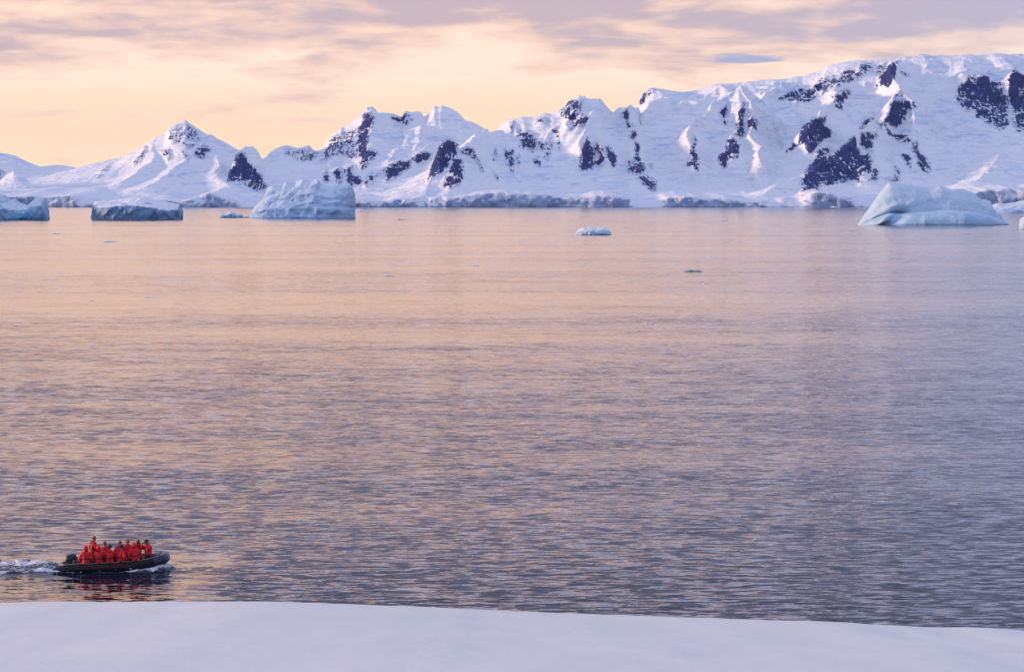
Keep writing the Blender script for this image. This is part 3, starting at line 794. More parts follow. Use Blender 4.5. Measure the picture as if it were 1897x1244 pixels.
def terrain_material():
    t = NT('snow_and_rock')
    p = t.node('ShaderNodeNewGeometry').outputs['Position']
    rock = t.attr('rock'); fall = t.attr('icefall')
    # break the edge of the rock: snow lies in ledges and gullies
    n1 = t.noise(t.vmath('MULTIPLY', p, (0.035, 0.02, 0.028)), 1.0, 6, 0.62, 0.6)
    ledge = t.node('ShaderNodeMapping'); t.put(ledge.inputs['Vector'], p)
    ledge.inputs['Rotation'].default_value = (0, R(24), 0); ledge.inputs['Scale'].default_value = (0.045, 0.03, 0.17)
    n2 = t.noise(ledge.outputs[0], 1.0, 5, 0.62, 0.7)
    gully = t.node('ShaderNodeMapping'); t.put(gully.inputs['Vector'], p)
    gully.inputs['Rotation'].default_value = (0, R(-14), 0); gully.inputs['Scale'].default_value = (0.20, 0.03, 0.05)
    n3 = t.noise(gully.outputs[0], 1.0, 5, 0.62, 0.7)
    gz = t.node('ShaderNodeSeparateXYZ'); t.put(gz.inputs[0], t.node('ShaderNodeNewGeometry').outputs['Normal'])
    br = t.math('ADD', t.math('MULTIPLY', t.math('SUBTRACT', n1, 0.5), 1.1), t.math('MULTIPLY', t.math('SUBTRACT', n2, 0.53), 1.5))
    br = t.math('ADD', br, t.math('MULTIPLY', t.math('SUBTRACT', n3, 0.53), 1.9))
    br = t.math('SUBTRACT', br, t.mapr(gz.outputs[2], 0.55, 0.9, 0.0, 0.35))
    m = t.math('ADD', rock, br)
    m = t.mapr(m, 0.28, 0.37)
    m = t.math('MULTIPLY', m, t.mapr(rock, 0.05, 0.25))
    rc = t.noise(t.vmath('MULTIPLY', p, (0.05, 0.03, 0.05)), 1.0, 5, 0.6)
    rock_col = t.mix(t.mapr(t.math('ADD', rc, t.math('MULTIPLY', n2, 0.8)), 0.7, 1.15), (0.006, 0.018, 0.17), (0.055, 0.085, 0.38))  # paler tone stands for lit rock facets, put into the colour by noise
    sn = t.noise(t.vmath('MULTIPLY', p, (0.008, 0.008, 0.02)), 1.0, 4, 0.6)
    snow_col = t.mix(t.mapr(sn, 0.3, 0.7), (0.86, 0.88, 0.92), (0.90, 0.91, 0.93))
    ib = t.noise(t.vmath('MULTIPLY', p, (0.05, 0.03, 0.09)), 1.0, 4, 0.65, 1.0)
    ice = t.math('MULTIPLY', t.mapr(ib, 0.52, 0.68), t.math('MULTIPLY', fall, 0.55))
    snow_col = t.mix(ice, snow_col, (0.50, 0.66, 0.86))
    # thin snow plastered over rock
    dust = t.math('MULTIPLY', t.mapr(t.math('ADD', n3, n2), 0.86, 1.10), t.mapr(rock, 0.15, 0.5))
    dust = t.math('MULTIPLY', dust, 0.75)
    # bluish shading of the snow folds, painted into the colour as glacier ice blue
    wr = t.noise(t.vmath('MULTIPLY', p, (0.011, 0.008, 0.055)), 1.0, 5, 0.62, 1.6)
    wr2 = t.noise(t.vmath('MULTIPLY', p, (0.004, 0.004, 0.006)), 1.0, 2, 0.5)
    wm = t.math('MULTIPLY', t.mapr(wr, 0.50, 0.62), t.mapr(wr2, 0.40, 0.58, 0.2, 0.9))
    snow_col = t.mix(wm, snow_col, (0.54, 0.68, 0.87))
    snow_col = t.mix(dust, snow_col, (0.24, 0.30, 0.50))
    t.set(Base_Color=t.mix(m, snow_col, rock_col), Roughness=0.75)
    t.bsdf.inputs['Specular IOR Level'].default_value = 0.2
    bh = t.noise(t.vmath('MULTIPLY', p, (0.045, 0.045, 0.06)), 1.0, 6, 0.58)
    fold = t.noise(t.vmath('MULTIPLY', p, (0.012, 0.012, 0.10)), 1.0, 5, 0.6, 1.2)
    bs = t.math('ADD', t.math('MULTIPLY', bh, 0.7), t.math('MULTIPLY', fold, t.math('ADD', 0.12, t.math('MULTIPLY', fall, 0.5))))
    br_ = t.math('ADD', t.math('MULTIPLY', n2, 1.6), t.math('MULTIPLY', n3, 1.6))
    hmix = t.math('ADD', bs, t.math('MULTIPLY', t.math('SUBTRACT', br_, 1.6), t.math('MULTIPLY', m, 1.5)))
    t.set(Normal=t.bump(hmix, 1.0, 10.0))
    return t.m


def cliff_material():
    t = NT('glacier_ice')
    p = t.node('ShaderNodeNewGeometry').outputs['Position']
    n1 = t.noise(t.vmath('MULTIPLY', p, (0.03, 0.03, 0.06)), 1.0, 5, 0.6, 0.8)
    n2 = t.noise(t.vmath('MULTIPLY', p, (0.10, 0.05, 0.04)), 1.0, 5, 0.65, 0.5)
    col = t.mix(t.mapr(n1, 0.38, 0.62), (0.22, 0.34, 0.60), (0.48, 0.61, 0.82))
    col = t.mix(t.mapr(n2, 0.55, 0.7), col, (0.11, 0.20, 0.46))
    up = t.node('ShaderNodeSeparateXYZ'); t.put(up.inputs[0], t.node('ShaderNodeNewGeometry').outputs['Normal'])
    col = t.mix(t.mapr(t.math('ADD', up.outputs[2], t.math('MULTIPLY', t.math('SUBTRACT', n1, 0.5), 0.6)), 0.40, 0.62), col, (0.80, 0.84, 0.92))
    t.set(Base_Color=col, Roughness=0.6)
    t.set(Normal=t.bump(t.math('ADD', n1, n2), 0.7, 5.0))
    return t.m


M_TERR, M_CLIFF = terrain_material(), cliff_material()
TV, TF, TG, TR, TI, TN, TNRM = build_terrain()
T_LABEL = {'coast_snowfield': 'low snowfield along the far shore', 'far_hills': 'low snow hills at the far left',
           'left_mountain': 'pointed snow mountain on the left with a peach lit apron', 'middle_mountain': 'snow massif with a dark rock rib and three summits left of centre',
           'headland': 'headland with two dark rock towers on a lit snow dome', 'centre_mountain': 'ridge with small rocky summit in the centre',
           'right_plateau': 'tall glaciated plateau with dark rock buttresses on the right', 'ice_cliff': 'grey blue ice cliff along the far waterline'}
for g, nm in enumerate(TN):
    f = TF[TG == g]
    if len(f) == 0:
        continue
    used, inv = np.unique(f, return_inverse=True)
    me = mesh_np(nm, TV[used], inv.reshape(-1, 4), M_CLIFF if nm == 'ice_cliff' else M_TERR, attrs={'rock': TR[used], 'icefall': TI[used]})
    me.normals_split_custom_set_from_vertices(TNRM[used])
    link(nm, me, kind='structure', label=T_LABEL[nm])

# ------------------------------------------------------------------ snow bank the camera stands on
def snow_bank():
    t = NT('fresh_snow')
    p = t.node('ShaderNodeNewGeometry').outputs['Position']
    n1 = t.noise(t.vmath('MULTIPLY', p, (0.5, 0.25, 1)), 1.0, 5, 0.55, 0.4)
    n2 = t.noise(t.vmath('MULTIPLY', p, (9, 5, 9)), 1.0, 4, 0.6)
    t.set(Base_Color=t.mix(n1, (0.83, 0.80, 0.74), (0.85, 0.82, 0.76)), Roughness=0.8)
    t.bsdf.inputs['Specular IOR Level'].default_value = 0.15
    t.bsdf.inputs['Subsurface Weight'].default_value = 0.0
    b1 = t.bump(n1, 0.12, 0.3)
    t.set(Normal=t.bump(n2, 0.12, 0.03, b1))
    RIM = 45.0
    epx = [-1200, -400, 0, 150, 300, 600, 900, 1200, 1600, 1897, 2400, 3200]
    epy = [1120, 1117, 1116, 1115, 1115, 1118, 1127, 1140, 1157, 1168, 1192, 1232]
    xs = np.linspace(-26, 26, 261)
    ys = np.concatenate([np.linspace(-14, 30, 60), np.linspace(30.5, 50, 90), np.linspace(50.6, 96, 60)])
    px = xs / RIM * F_PX + CX
    py = np.interp(px, epx, epy)
    zr = np.array([P(a_, b_, RIM)[2] for a_, b_ in zip(px, py)])
    zr = zr + 0.025 * fbm(xs / 1.3, xs * 0, octs=4, seed=81) + 0.03 * fbm(xs / 5, xs * 0, octs=2, seed=82)
    X, Y = np.meshgrid(xs, ys, indexing='ij')
    z0 = 17.15
    f = np.clip(Y / RIM, -1, 1)
    Z = z0 + (zr[:, None] - z0) * f
    over = np.maximum(Y - RIM, 0)
    Z = Z - 0.11 * over - 0.045 * over ** 2
    Z = Z + 0.035 * fbm(X / 3.5, Y / 5.5, octs=4, seed=83) * sstep(RIM + 1, RIM - 4, Y) + 0.10 * fbm(X / 9, Y / 12, octs=2, seed=84) * sstep(RIM, RIM - 14, Y)
    Z = np.maximum(Z, -2.0)
    V = np.stack([X.ravel(), Y.ravel(), Z.ravel()], 1)
    me = mesh_np('snow_bank', V, grid_faces(len(xs), len(ys)), t.m)
    link('snow_bank', me, kind='structure', label='smooth snow bank in the foreground')


snow_bank()


# ------------------------------------------------------------------ icebergs
def ice_material(name, pale, blue, snow, strata=0.0, strata_dir=(0.0, 0, 1.0), blue_low=0.5, scale=1.0):
    t = NT(name)
    p = t.node('ShaderNodeTexCoord').outputs['Object']
    zf = t.attr('zf')
    n1 = t.noise(t.vmath('MULTIPLY', p, (0.10 * scale, 0.10 * scale, 0.16 * scale)), 1.0, 5, 0.6, 0.6)
    n2 = t.noise(t.vmath('MULTIPLY', p, (0.5 * scale, 0.5 * scale, 0.8 * scale)), 1.0, 4, 0.6, 0.3)
    b = t.math('ADD', t.math('MULTIPLY', t.math('SUBTRACT', 1.0, zf), blue_low), t.math('MULTIPLY', t.math('SUBTRACT', n1, 0.5), 1.6))
    col = t.mix(t.mapr(b, 0.0, 0.75), pale, blue)
    if strata > 0:
        d = t.node('ShaderNodeVectorMath', operation='DOT_PRODUCT')
        t.put(d.inputs[0], p); d.inputs[1].default_value = strata_dir
        w = t.math('ADD', d.outputs['Value'], t.math('MULTIPLY', n1, 5.0))
        cb = t.node('ShaderNodeCombineXYZ'); t.put(cb.inputs[2], w)
        sn = t.noise(cb.outputs[0], 0.55 * scale, 4, 0.65)
        col = t.mix(t.math('MULTIPLY', t.mapr(sn, 0.50, 0.66), strata), col, blue)
    g = t.node('ShaderNodeNewGeometry')
    up = t.node('ShaderNodeSeparateXYZ'); t.put(up.inputs[0], g.outputs['Normal'])
    su = t.math('ADD', up.outputs[2], t.math('MULTIPLY', t.math('SUBTRACT', n2, 0.5), 0.5))
    col = t.mix(t.math('MULTIPLY', t.mapr(su, 0.62, 0.85), t.mapr(zf, 0.25, 0.5)), col, snow)
    # darker blue line at the water
    col = t.mix(t.mapr(zf, 0.0, 0.06, 0.75, 0.0), col, (0.10, 0.22, 0.40))
    t.set(Base_Color=col, Roughness=0.45)
    t.bsdf.inputs['Specular IOR Level'].default_value = 0.35
    t.set(Normal=t.bump(t.math('ADD', n1, t.math('MULTIPLY', n2, 0.5)), 0.6, 2.2 / scale))
    return t.m


def iceberg(name, prof, water_py, depth, section, mat, label, disp=(1.8, 9.0), fine=(0.6, 2.6), nu=150, foot=None, seed=0, terrace=0.0, extra=None, group=None):
    """prof: skyline (px, py) from left to right; section: (depth fraction, height fraction) from the front waterline over the top to the back"""
    prof = np.array(prof, float)
    pc = 0.5 * (prof[0, 0] + prof[-1, 0])
    c = W0(pc, water_py)
    Y0 = c[1]
    k_ = 1 + 0.45 * depth / Y0            # the skyline stands at the crest, behind the foot
    mpp = Y0 / F_PX * k_
    s_ = np.linspace(0, 1, nu)
    # sample denser at the ends
    s_ = 0.5 - 0.5 * np.cos(np.pi * s_) * (0.35 + 0.65 * np.abs(np.cos(np.pi * s_)) ** 0.3)
    s_ = (s_ - s_[0]) / (s_[-1] - s_[0])
    px = prof[0, 0] + s_ * (prof[-1, 0] - prof[0, 0])
    top = (water_py - np.interp(px, prof[:, 0], prof[:, 1])) * mpp - (k_ - 1) * CAM_Z
    x = (px - pc) * mpp
    sec = np.array(section, float)
    seg = np.concatenate([[0], np.cumsum(np.hypot(np.diff(sec[:, 0]) * depth, np.diff(sec[:, 1]) * top.max()))])
    nv = int(max(36, min(110, seg[-1] / (seg[-1] / 70))))
    q = np.linspace(0, seg[-1], nv)
    yf = np.interp(q, seg, sec[:, 0]); zf = np.interp(q, seg, sec[:, 1])
    ends = np.clip(1 - np.abs(2 * s_ - 1) ** 3.5, 0, 1) ** 0.5        # plan outline rounds off at the ends
    X = np.repeat(x[:, None], nv, 1)
    ZF = np.repeat(zf[None, :], nu, 0)
    YF = np.repeat(yf[None, :], nu, 0)
    if extra is not None:
        YF, ZF = extra(s_[:, None], YF, ZF)
    Y = (0.5 + (YF - 0.5) * (0.12 + 0.88 * ends[:, None])) * depth
    if foot is not None:
        Y = Y + np.interp(px, [a_ for a_, _ in foot], [b_ for _, b_ in foot])[:, None] * (1 - np.clip(ZF, 0, 1))
    kw = max(3, nu // 9)
    ker = np.hanning(2 * kw + 1); ker /= ker.sum()
    smooth = np.convolve(np.pad(top, kw, 'edge'), ker, 'valid')
    smooth = np.minimum(smooth, top * 1.25)
    wt = sstep(0.55, 1.0, ZF)
    Z = np.where(ZF > 0, ZF * (smooth[:, None] * (1 - wt) + top[:, None] * wt), ZF * 12.0)
    if terrace > 0:
        w = Z + 0.10 * X + 2.0 * fbm(X / 22, Z / 22, Y / 22, octs=2, seed=seed + 70)
        Y = Y + terrace * ridged(w / 4.2, X / 60, octs=2, seed=seed + 77) * sstep(0.75, 0.35, ZF)
    env = sstep(-0.02, 0.12, ZF)
    front = sstep(0.55, 0.25, YF)
    dn = disp[0] * (ridged(X / disp[1], Z / disp[1], Y / disp[1], octs=3, seed=seed) - 0.3) + fine[0] * fbm(X / fine[1], Z / fine[1], Y / fine[1], octs=3, seed=seed + 9)
    Y = Y - dn * front * (0.4 + 0.6 * env)
    dz = 0.45 * disp[0] * fbm(X / disp[1] + 7, Y / disp[1], Z / disp[1], octs=4, seed=seed + 15) + 0.5 * fine[0] * fbm(X / fine[1] + 3, Y / fine[1], octs=3, seed=seed + 23)
    Z = Z + dz * env * sstep(0.1, 0.5, ZF)
    Xd = X + 0.35 * disp[0] * fbm(Z / disp[1] + 5, Y / disp[1], octs=3, seed=seed + 31) * env
    V = np.stack([Xd.ravel(), Y.ravel(), Z.ravel()], 1)
    Fc = grid_faces(nu, nv)
    # close the two ends
    ncap = len(V)
    caps = []
    me_v = [V]
    for k, i in ((0, 0), (1, nu - 1)):
        ring = np.arange(nv) + i * nv
        ce = V[ring].mean(0, keepdims=True)
        me_v.append(ce)
        for j in range(nv - 1):
            tri = (ring[j], ring[j + 1], ncap + k, ncap + k)
            caps.append((ring[j + 1], ring[j], ncap + k) if k == 1 else (ring[j], ring[j + 1], ncap + k))
    V = np.concatenate(me_v)
    zfa = np.concatenate([np.clip(ZF.ravel(), 0, 1), [0.3, 0.3]])
    bm_faces = np.concatenate([Fc[:, [0, 1, 2]], Fc[:, [0, 2, 3]], np.array(caps)])
    me = mesh_np(name, V, bm_faces, mat, attrs={'zf': zfa})
    o = link(name, me, label=label, category='iceberg' if name == 'iceberg' else 'ice floe', group=group, loc=(c[0] * k_, Y0, 0))
    return o


SEC_TABLE = [(0.0, -0.25), (0.0, 0.0), (0.005, 0.3), (0.012, 0.62), (0.05, 0.68), (0.25, 0.80), (0.5, 0.97), (0.62, 1.0), (0.8, 0.85), (0.97, 0.6), (1.0, 0.0), (1.0, -0.2)]
SEC_RAMP = [(0.0, -0.25), (0.0, 0.0), (0.03, 0.12), (0.06, 0.28), (0.16, 0.36), (0.26, 0.62), (0.40, 0.88), (0.52, 1.0), (0.66, 0.85), (0.9, 0.4), (1.0, 0.0), (1.0, -0.2)]
SEC_WALL = [(0.0, -0.25), (0.02, 0.0), (0.0, 0.12), (0.05, 0.4), (0.12, 0.62), (0.26, 0.80), (0.42, 0.96), (0.5, 1.0), (0.62, 0.92), (0.9, 0.5), (1.0, 0.0), (1.0, -0.2)]
SEC_SHELF = [(0.0, -0.25), (0.0, 0.0), (0.02, 0.14), (0.09, 0.28), (0.24, 0.335), (0.30, 0.33), (0.31, 0.46), (0.36, 0.70), (0.44, 0.90), (0.52, 1.0), (0.64, 0.88), (0.9, 0.45), (1.0, 0.0), (1.0, -0.2)]
SEC_FLOE = [(0.0, -0.6), (0.02, 0.0), (0.0, 0.25), (0.15, 0.7), (0.4, 1.0), (0.7, 0.9), (1.0, 0.2), (1.0, -0.5)]

ICE_GREY = ice_material('grey_blue_ice', (0.26, 0.43, 0.64), (0.07, 0.19, 0.40), (0.84, 0.87, 0.92), blue_low=0.55)
ICE_PALE = ice_material('layered_pale_ice', (0.45, 0.61, 0.80), (0.15, 0.34, 0.62), (0.66, 0.76, 0.87), strata=0.9, strata_dir=(-0.16, 0.05, 1.0), blue_low=0.35)
ICE_LEFT = ice_material('jumbled_ice', (0.40, 0.58, 0.78), (0.05, 0.28, 0.50), (0.66, 0.76, 0.87), blue_low=0.6)
ICE_AQUA = ice_material('smooth_aqua_ice', (0.50, 0.68, 0.82), (0.18, 0.40, 0.62), (0.60, 0.73, 0.84), strata=0.3, strata_dir=(-0.35, 0.1, 1.0), blue_low=0.22)
ICE_FLOE = ice_material('floe_ice', (0.62, 0.76, 0.88), (0.20, 0.40, 0.62), (0.80, 0.85, 0.92), blue_low=0.5, scale=4.0)

iceberg('iceberg', [(-62, 392), (-50, 366), (-30, 356), (-10, 355), (0, 358), (8, 361), (14, 366), (18, 371), (26, 368), (38, 377), (51, 380), (58, 372), (63, 368), (76, 365), (83, 368), (87, 380), (89, 398)], 407.5, 60,
        SEC_WALL, ICE_LEFT, 'jagged pale iceberg with turquoise foot cut off by the left edge', disp=(3.2, 12.0), fine=(1.0, 3.5), seed=100)
iceberg('iceberg', [(171.5, 378), (174, 374), (190, 370), (215, 371), (240, 368), (262, 366.5), (290, 370), (315, 376), (331, 379), (335, 384)], 407.5, 90,
        SEC_TABLE, ICE_GREY, 'flat topped iceberg with dark grey blue wall and snow cap, second from left', disp=(4.2, 13.0), fine=(0.9, 3.0), seed=120)
iceberg('iceberg', [(407, 400), (409, 394), (418, 395), (428, 391), (434, 392), (440, 396), (447, 395), (451, 400)], 403.5, 14,
        SEC_WALL, ICE_LEFT, 'small low iceberg just left of the big layered iceberg', disp=(0.9, 4.0), fine=(0.4, 1.5), nu=70, seed=140)
iceberg('ice_floe', [(452, 401.5), (455, 399.5), (459, 400), (463, 402)], 403.5, 4, SEC_FLOE, ICE_FLOE, 'tiny ice lump between small iceberg and big layered iceberg', disp=(0.2, 2), fine=(0.1, 1), nu=24, seed=145)
iceberg('iceberg', [(462, 401), (464, 394), (468, 385), (476, 377), (484, 369), (489, 357), (494, 347), (503, 344), (511, 344.6), (521, 347), (524, 341), (527, 337), (534, 339), (542, 339.5), (550, 335), (557, 332), (572, 333), (587, 331), (592, 338), (603, 343), (615, 347), (622, 343), (628, 339.5), (643, 338), (648, 343), (652, 349), (655, 360), (656.5, 380), (657, 398)], 404.5, 95,
        SEC_RAMP, ICE_PALE, 'tall pale blue iceberg with curved ice layers and jagged crest', disp=(4.2, 22.0), fine=(0.9, 3.6), nu=220, seed=160, terrace=3.4)


def shelf_extra(s_, YF, ZF):
    # left third: the blue hollow under a leaning ridge; the shelf grows towards the right
    k = sstep(0.16, 0.30, s_)
    hollow = np.exp(-((s_ - 0.15 - 0.28 * ZF) / 0.055) ** 2) * sstep(0.46, 0.30, ZF) * sstep(-0.2, 0.0, ZF)
    YF = YF + 0.13 * hollow
    rise = sstep(0.3, 0.44, ZF) * (1 - sstep(0.44, 0.6, ZF))
    YF = YF - (1 - k) * 0.06 * rise
    ZF = np.where((ZF > 0) & (ZF < 0.44), ZF * (1.0 - 0.18 * np.sin(s_ * 5.5 + 0.8) * k), ZF)
    return YF, ZF


iceberg('iceberg', [(1593, 416), (1597, 408), (1605, 395.5), (1620, 375), (1634, 355), (1642, 345), (1649, 339), (1664, 340), (1680, 342), (1700, 345), (1718, 346), (1730, 345), (1744, 343), (1756, 348), (1767, 352), (1777, 350), (1788, 350.6), (1800, 355), (1808, 358), (1819, 369), (1830, 370), (1837, 371), (1842, 385), (1854, 393), (1862, 405), (1866, 415)], 417.5, 90,
        SEC_SHELF, ICE_AQUA, 'large smooth pale aqua iceberg with blue hollow on the right', disp=(2.0, 26.0), fine=(0.5, 4.0), nu=240, seed=180, extra=shelf_extra)
iceberg('iceberg', [(1834, 392), (1838, 380), (1846, 376), (1862, 377), (1880, 375), (1897, 371), (1930, 366), (1960, 375), (1975, 390)], 395.5, 70,
        SEC_RAMP, ICE_PALE, 'low wedge shaped iceberg partly hidden behind the large aqua iceberg', disp=(2.2, 14.0), fine=(0.6, 4.0), nu=120, seed=200)
iceberg('iceberg', [(1889, 412), (1891, 404), (1897, 401), (1908, 399), (1918, 405), (1922, 416)], 425.5, 12,
        SEC_WALL, ICE_FLOE, 'small white topped iceberg cut off by the right edge', disp=(0.8, 4.0), fine=(0.3, 1.5), nu=60, seed=210)
iceberg('iceberg', [(1066, 434), (1068, 429), (1073, 424), (1080, 421), (1092, 420), (1104, 421.5), (1112, 420), (1119, 420), (1127, 424), (1131, 429), (1133, 434)], 435.5, 14,
        SEC_WALL, ICE_FLOE, 'small humped pale ice lump alone on the water right of centre', disp=(0.7, 3.5), fine=(0.3, 1.2), nu=90, seed=220)
FLOES = [
    ((655, 689), 388.0, 392.0, 30, 'thin flat floe beside the right foot of the layered iceberg'),
    ((97, 112), 430.5, 433.5, 6, 'little floe below the iceberg at the left edge'),
    ((188, 218), 445.5, 448.5, 3, 'thin ice sliver below the flat topped iceberg'),
    ((735, 752), 405.5, 407.5, 8, 'thin dark floe right of the layered iceberg'),
    ((873, 889), 490.0, 492.5, 3, 'tiny ice fragment afloat on the centre water'),
    ((709, 732), 508.0, 511.5, 3, 'pale ice fragment left of the tiny one at centre'),
    ((1264, 1304), 498.5, 503.5, 3.5, 'long dark flat ice sliver below the humped ice lump'),
    ((1300, 1315), 524.0, 526.5, 2, 'tiny ice bit under the long dark sliver'),
    ((262, 298), 549.0, 551.0, 2, 'faint row of ice bits on the left water'),
    ((164, 178), 555.5, 557.5, 1.5, 'tiny ice bit nearest the left, lower than the row'),
    ((1330, 1350), 407.0, 408.8, 5, 'tiny floe right of the humped ice lump near the far shore'),
    ((1538, 1556), 381.5, 384.5, 20, 'small floe under the cliff left of the aqua iceberg'),
    ((1192, 1212), 598.0, 600.0, 1.5, 'faint ice bit on the open water right of centre'),
]
ICE_DARK = ice_material('dark_teal_ice', (0.10, 0.22, 0.30), (0.03, 0.09, 0.15), (0.30, 0.42, 0.50), blue_low=0.5, scale=4.0)
for k, ((a_, b_), yt, yw_, dp, lab) in enumerate(FLOES):
    m_ = 0.5 * (a_ + b_)
    rr = random.Random(k)
    prof = [(a_, yw_ - 0.2), (a_ + 0.12 * (b_ - a_), yt + 0.5 * (yw_ - yt)), (a_ + rr.uniform(0.25, 0.4) * (b_ - a_), yt), (a_ + rr.uniform(0.5, 0.6) * (b_ - a_), yt + 0.5 * (yw_ - yt)),
            (a_ + rr.uniform(0.68, 0.8) * (b_ - a_), yt + rr.uniform(0.2, 0.5) * (yw_ - yt)), (b_, yw_ - 0.2)]
    h_ = (yw_ - yt) * W0(m_, yw_)[1] / F_PX
    iceberg('ice_floe', prof, yw_, dp, SEC_FLOE, ICE_DARK if 'dark' in lab and 'under' not in lab else ICE_FLOE, lab, disp=(0.25 * h_, 2.5 * h_), fine=(0.12 * h_, h_), nu=36, seed=240 + k)

# ------------------------------------------------------------------ inflatable boat
M_TUBE = plain('black_rubber', (0.010, 0.011, 0.014), 0.6, Specular_IOR_Level=0.25).m
M_NAVY = plain('navy_rubber', (0.012, 0.020, 0.055), 0.4).m
M_GREY = plain('grey_webbing', (0.35, 0.33, 0.32), 0.7).m
M_WHITE = plain('white_fitting', (0.75, 0.75, 0.74), 0.5).m
M_REDLINE = plain('red_line', (0.45, 0.03, 0.03), 0.6).m
M_FLOOR = plain('alloy_floor', (0.10, 0.10, 0.11), 0.6).m
M_COWL = plain('navy_cowling', (0.02, 0.03, 0.055), 0.3).m
M_METAL = plain('dark_metal', (0.05, 0.05, 0.055), 0.4, Metallic=0.6).m


def sweep(name, pts, radii, mat, parent=None, n=16, closed_ends=True, squash=1.0):
    pts = [Vector(p) for p in pts]
    V, Fq = [], []
    up0 = Vector((0, 0, 1))
    for i, p in enumerate(pts):
        a_ = pts[max(i - 1, 0)]; b_ = pts[min(i + 1, len(pts) - 1)]
        d = (b_ - a_).normalized()
        side = d.cross(up0)
        if side.length < 1e-4:
            side = Vector((1, 0, 0))
        side.normalize()
        up = side.cross(d).normalized()
        for k in range(n):
            ang = 2 * math.pi * k / n
            V.append(p + side * (math.cos(ang) * radii[i]) + up * (math.sin(ang) * radii[i] * squash))
    for i in range(len(pts) - 1):
        for k in range(n):
            Fq.append((i * n + k, i * n + (k + 1) % n, (i + 1) * n + (k + 1) % n, (i + 1) * n + k))
    me = bpy.data.meshes.new(name)
    faces = list(Fq)
    if closed_ends:
        faces.append(tuple(range(n - 1, -1, -1)))
        faces.append(tuple(range((len(pts) - 1) * n, len(pts) * n)))
    me.from_pydata([tuple(v) for v in V], [], faces)
    me.polygons.foreach_set('use_smooth', [True] * len(me.polygons))
    me.materials.append(mat)
    me.update()
    return link(name, me, parent)


def box_mesh(name, size, mat, bevel=0.0, seg=2):
    bm = bmesh.new()
    bmesh.ops.create_cube(bm, size=1.0)
    for v in bm.verts:
        v.co = Vector((v.co.x * size[0], v.co.y * size[1], v.co.z * size[2]))
    if bevel > 0:
        bmesh.ops.bevel(bm, geom=list(bm.edges), offset=bevel, segments=seg, affect='EDGES', profile=0.5)
    me = bpy.data.meshes.new(name)
    bm.to_mesh(me); bm.free()
    me.polygons.foreach_set('use_smooth', [True] * len(me.polygons))
    me.materials.append(mat)
    return me


NEAR_WL = W0(204, 1061)
boat = bpy.data.objects.new('inflatable_boat', None)
COL.objects.link(boat)
boat.location = (NEAR_WL[0], NEAR_WL[1] + 1.2, 0.0)
boat.rotation_euler = (0, R(-1.8), R(1.5))
boat['label'] = 'black inflatable motor boat full of people in red parkas'
boat['category'] = 'boat'

HALF, TR = 0.96, 0.255


def tube_path():
    """starboard stern tip -> bow -> port stern tip: points and radii in the boat's frame"""
    half_pts = []
    for x, r in ((-2.92, 0.035), (-2.80, 0.085), (-2.62, 0.15), (-2.42, 0.21), (-2.2, TR), (-1.6, TR), (-1.0, TR), (-0.4, TR), (0.2, TR), (0.7, TR)):
        half_pts.append((x, -HALF, 0.24 + 0.012 * max(0, x + 1) ** 2 + (0.02 if x < -2.5 else 0), r))
    for k in range(1, 12):
        ang = k / 12 * math.pi / 2
        x = 0.7 + 1.92 * math.sin(ang) ** 0.95
        y = -HALF * math.cos(ang) ** 0.55
        z = 0.24 + 0.012 * (0.7 + 1) ** 2 + 0.26 * ((x - 0.7) / 1.92) ** 1.8
        half_pts.append((x, y, z, TR * (1 - 0.06 * ((x - 0.7) / 1.92))))
    tip = (2.63, 0.0, 0.24 + 0.035 + 0.265, TR * 0.94)
    full = half_pts + [tip] + [(x, -y, z, r) for x, y, z, r in reversed(half_pts)]
    return full


TP = tube_path()
sweep('tube', [p[:3] for p in TP], [p[3] for p in TP], M_TUBE, boat, n=20)
bow_i = [i for i, p in enumerate(TP) if p[0] > 2.05]
cap = [TP[i] for i in range(bow_i[0], bow_i[-1] + 1)]
o = sweep('bow_cap', [p[:3] for p in cap], [p[3] + 0.012 for p in cap], M_NAVY, boat, n=20, closed_ends=False)
o['label'] = 'navy blue bow cap'
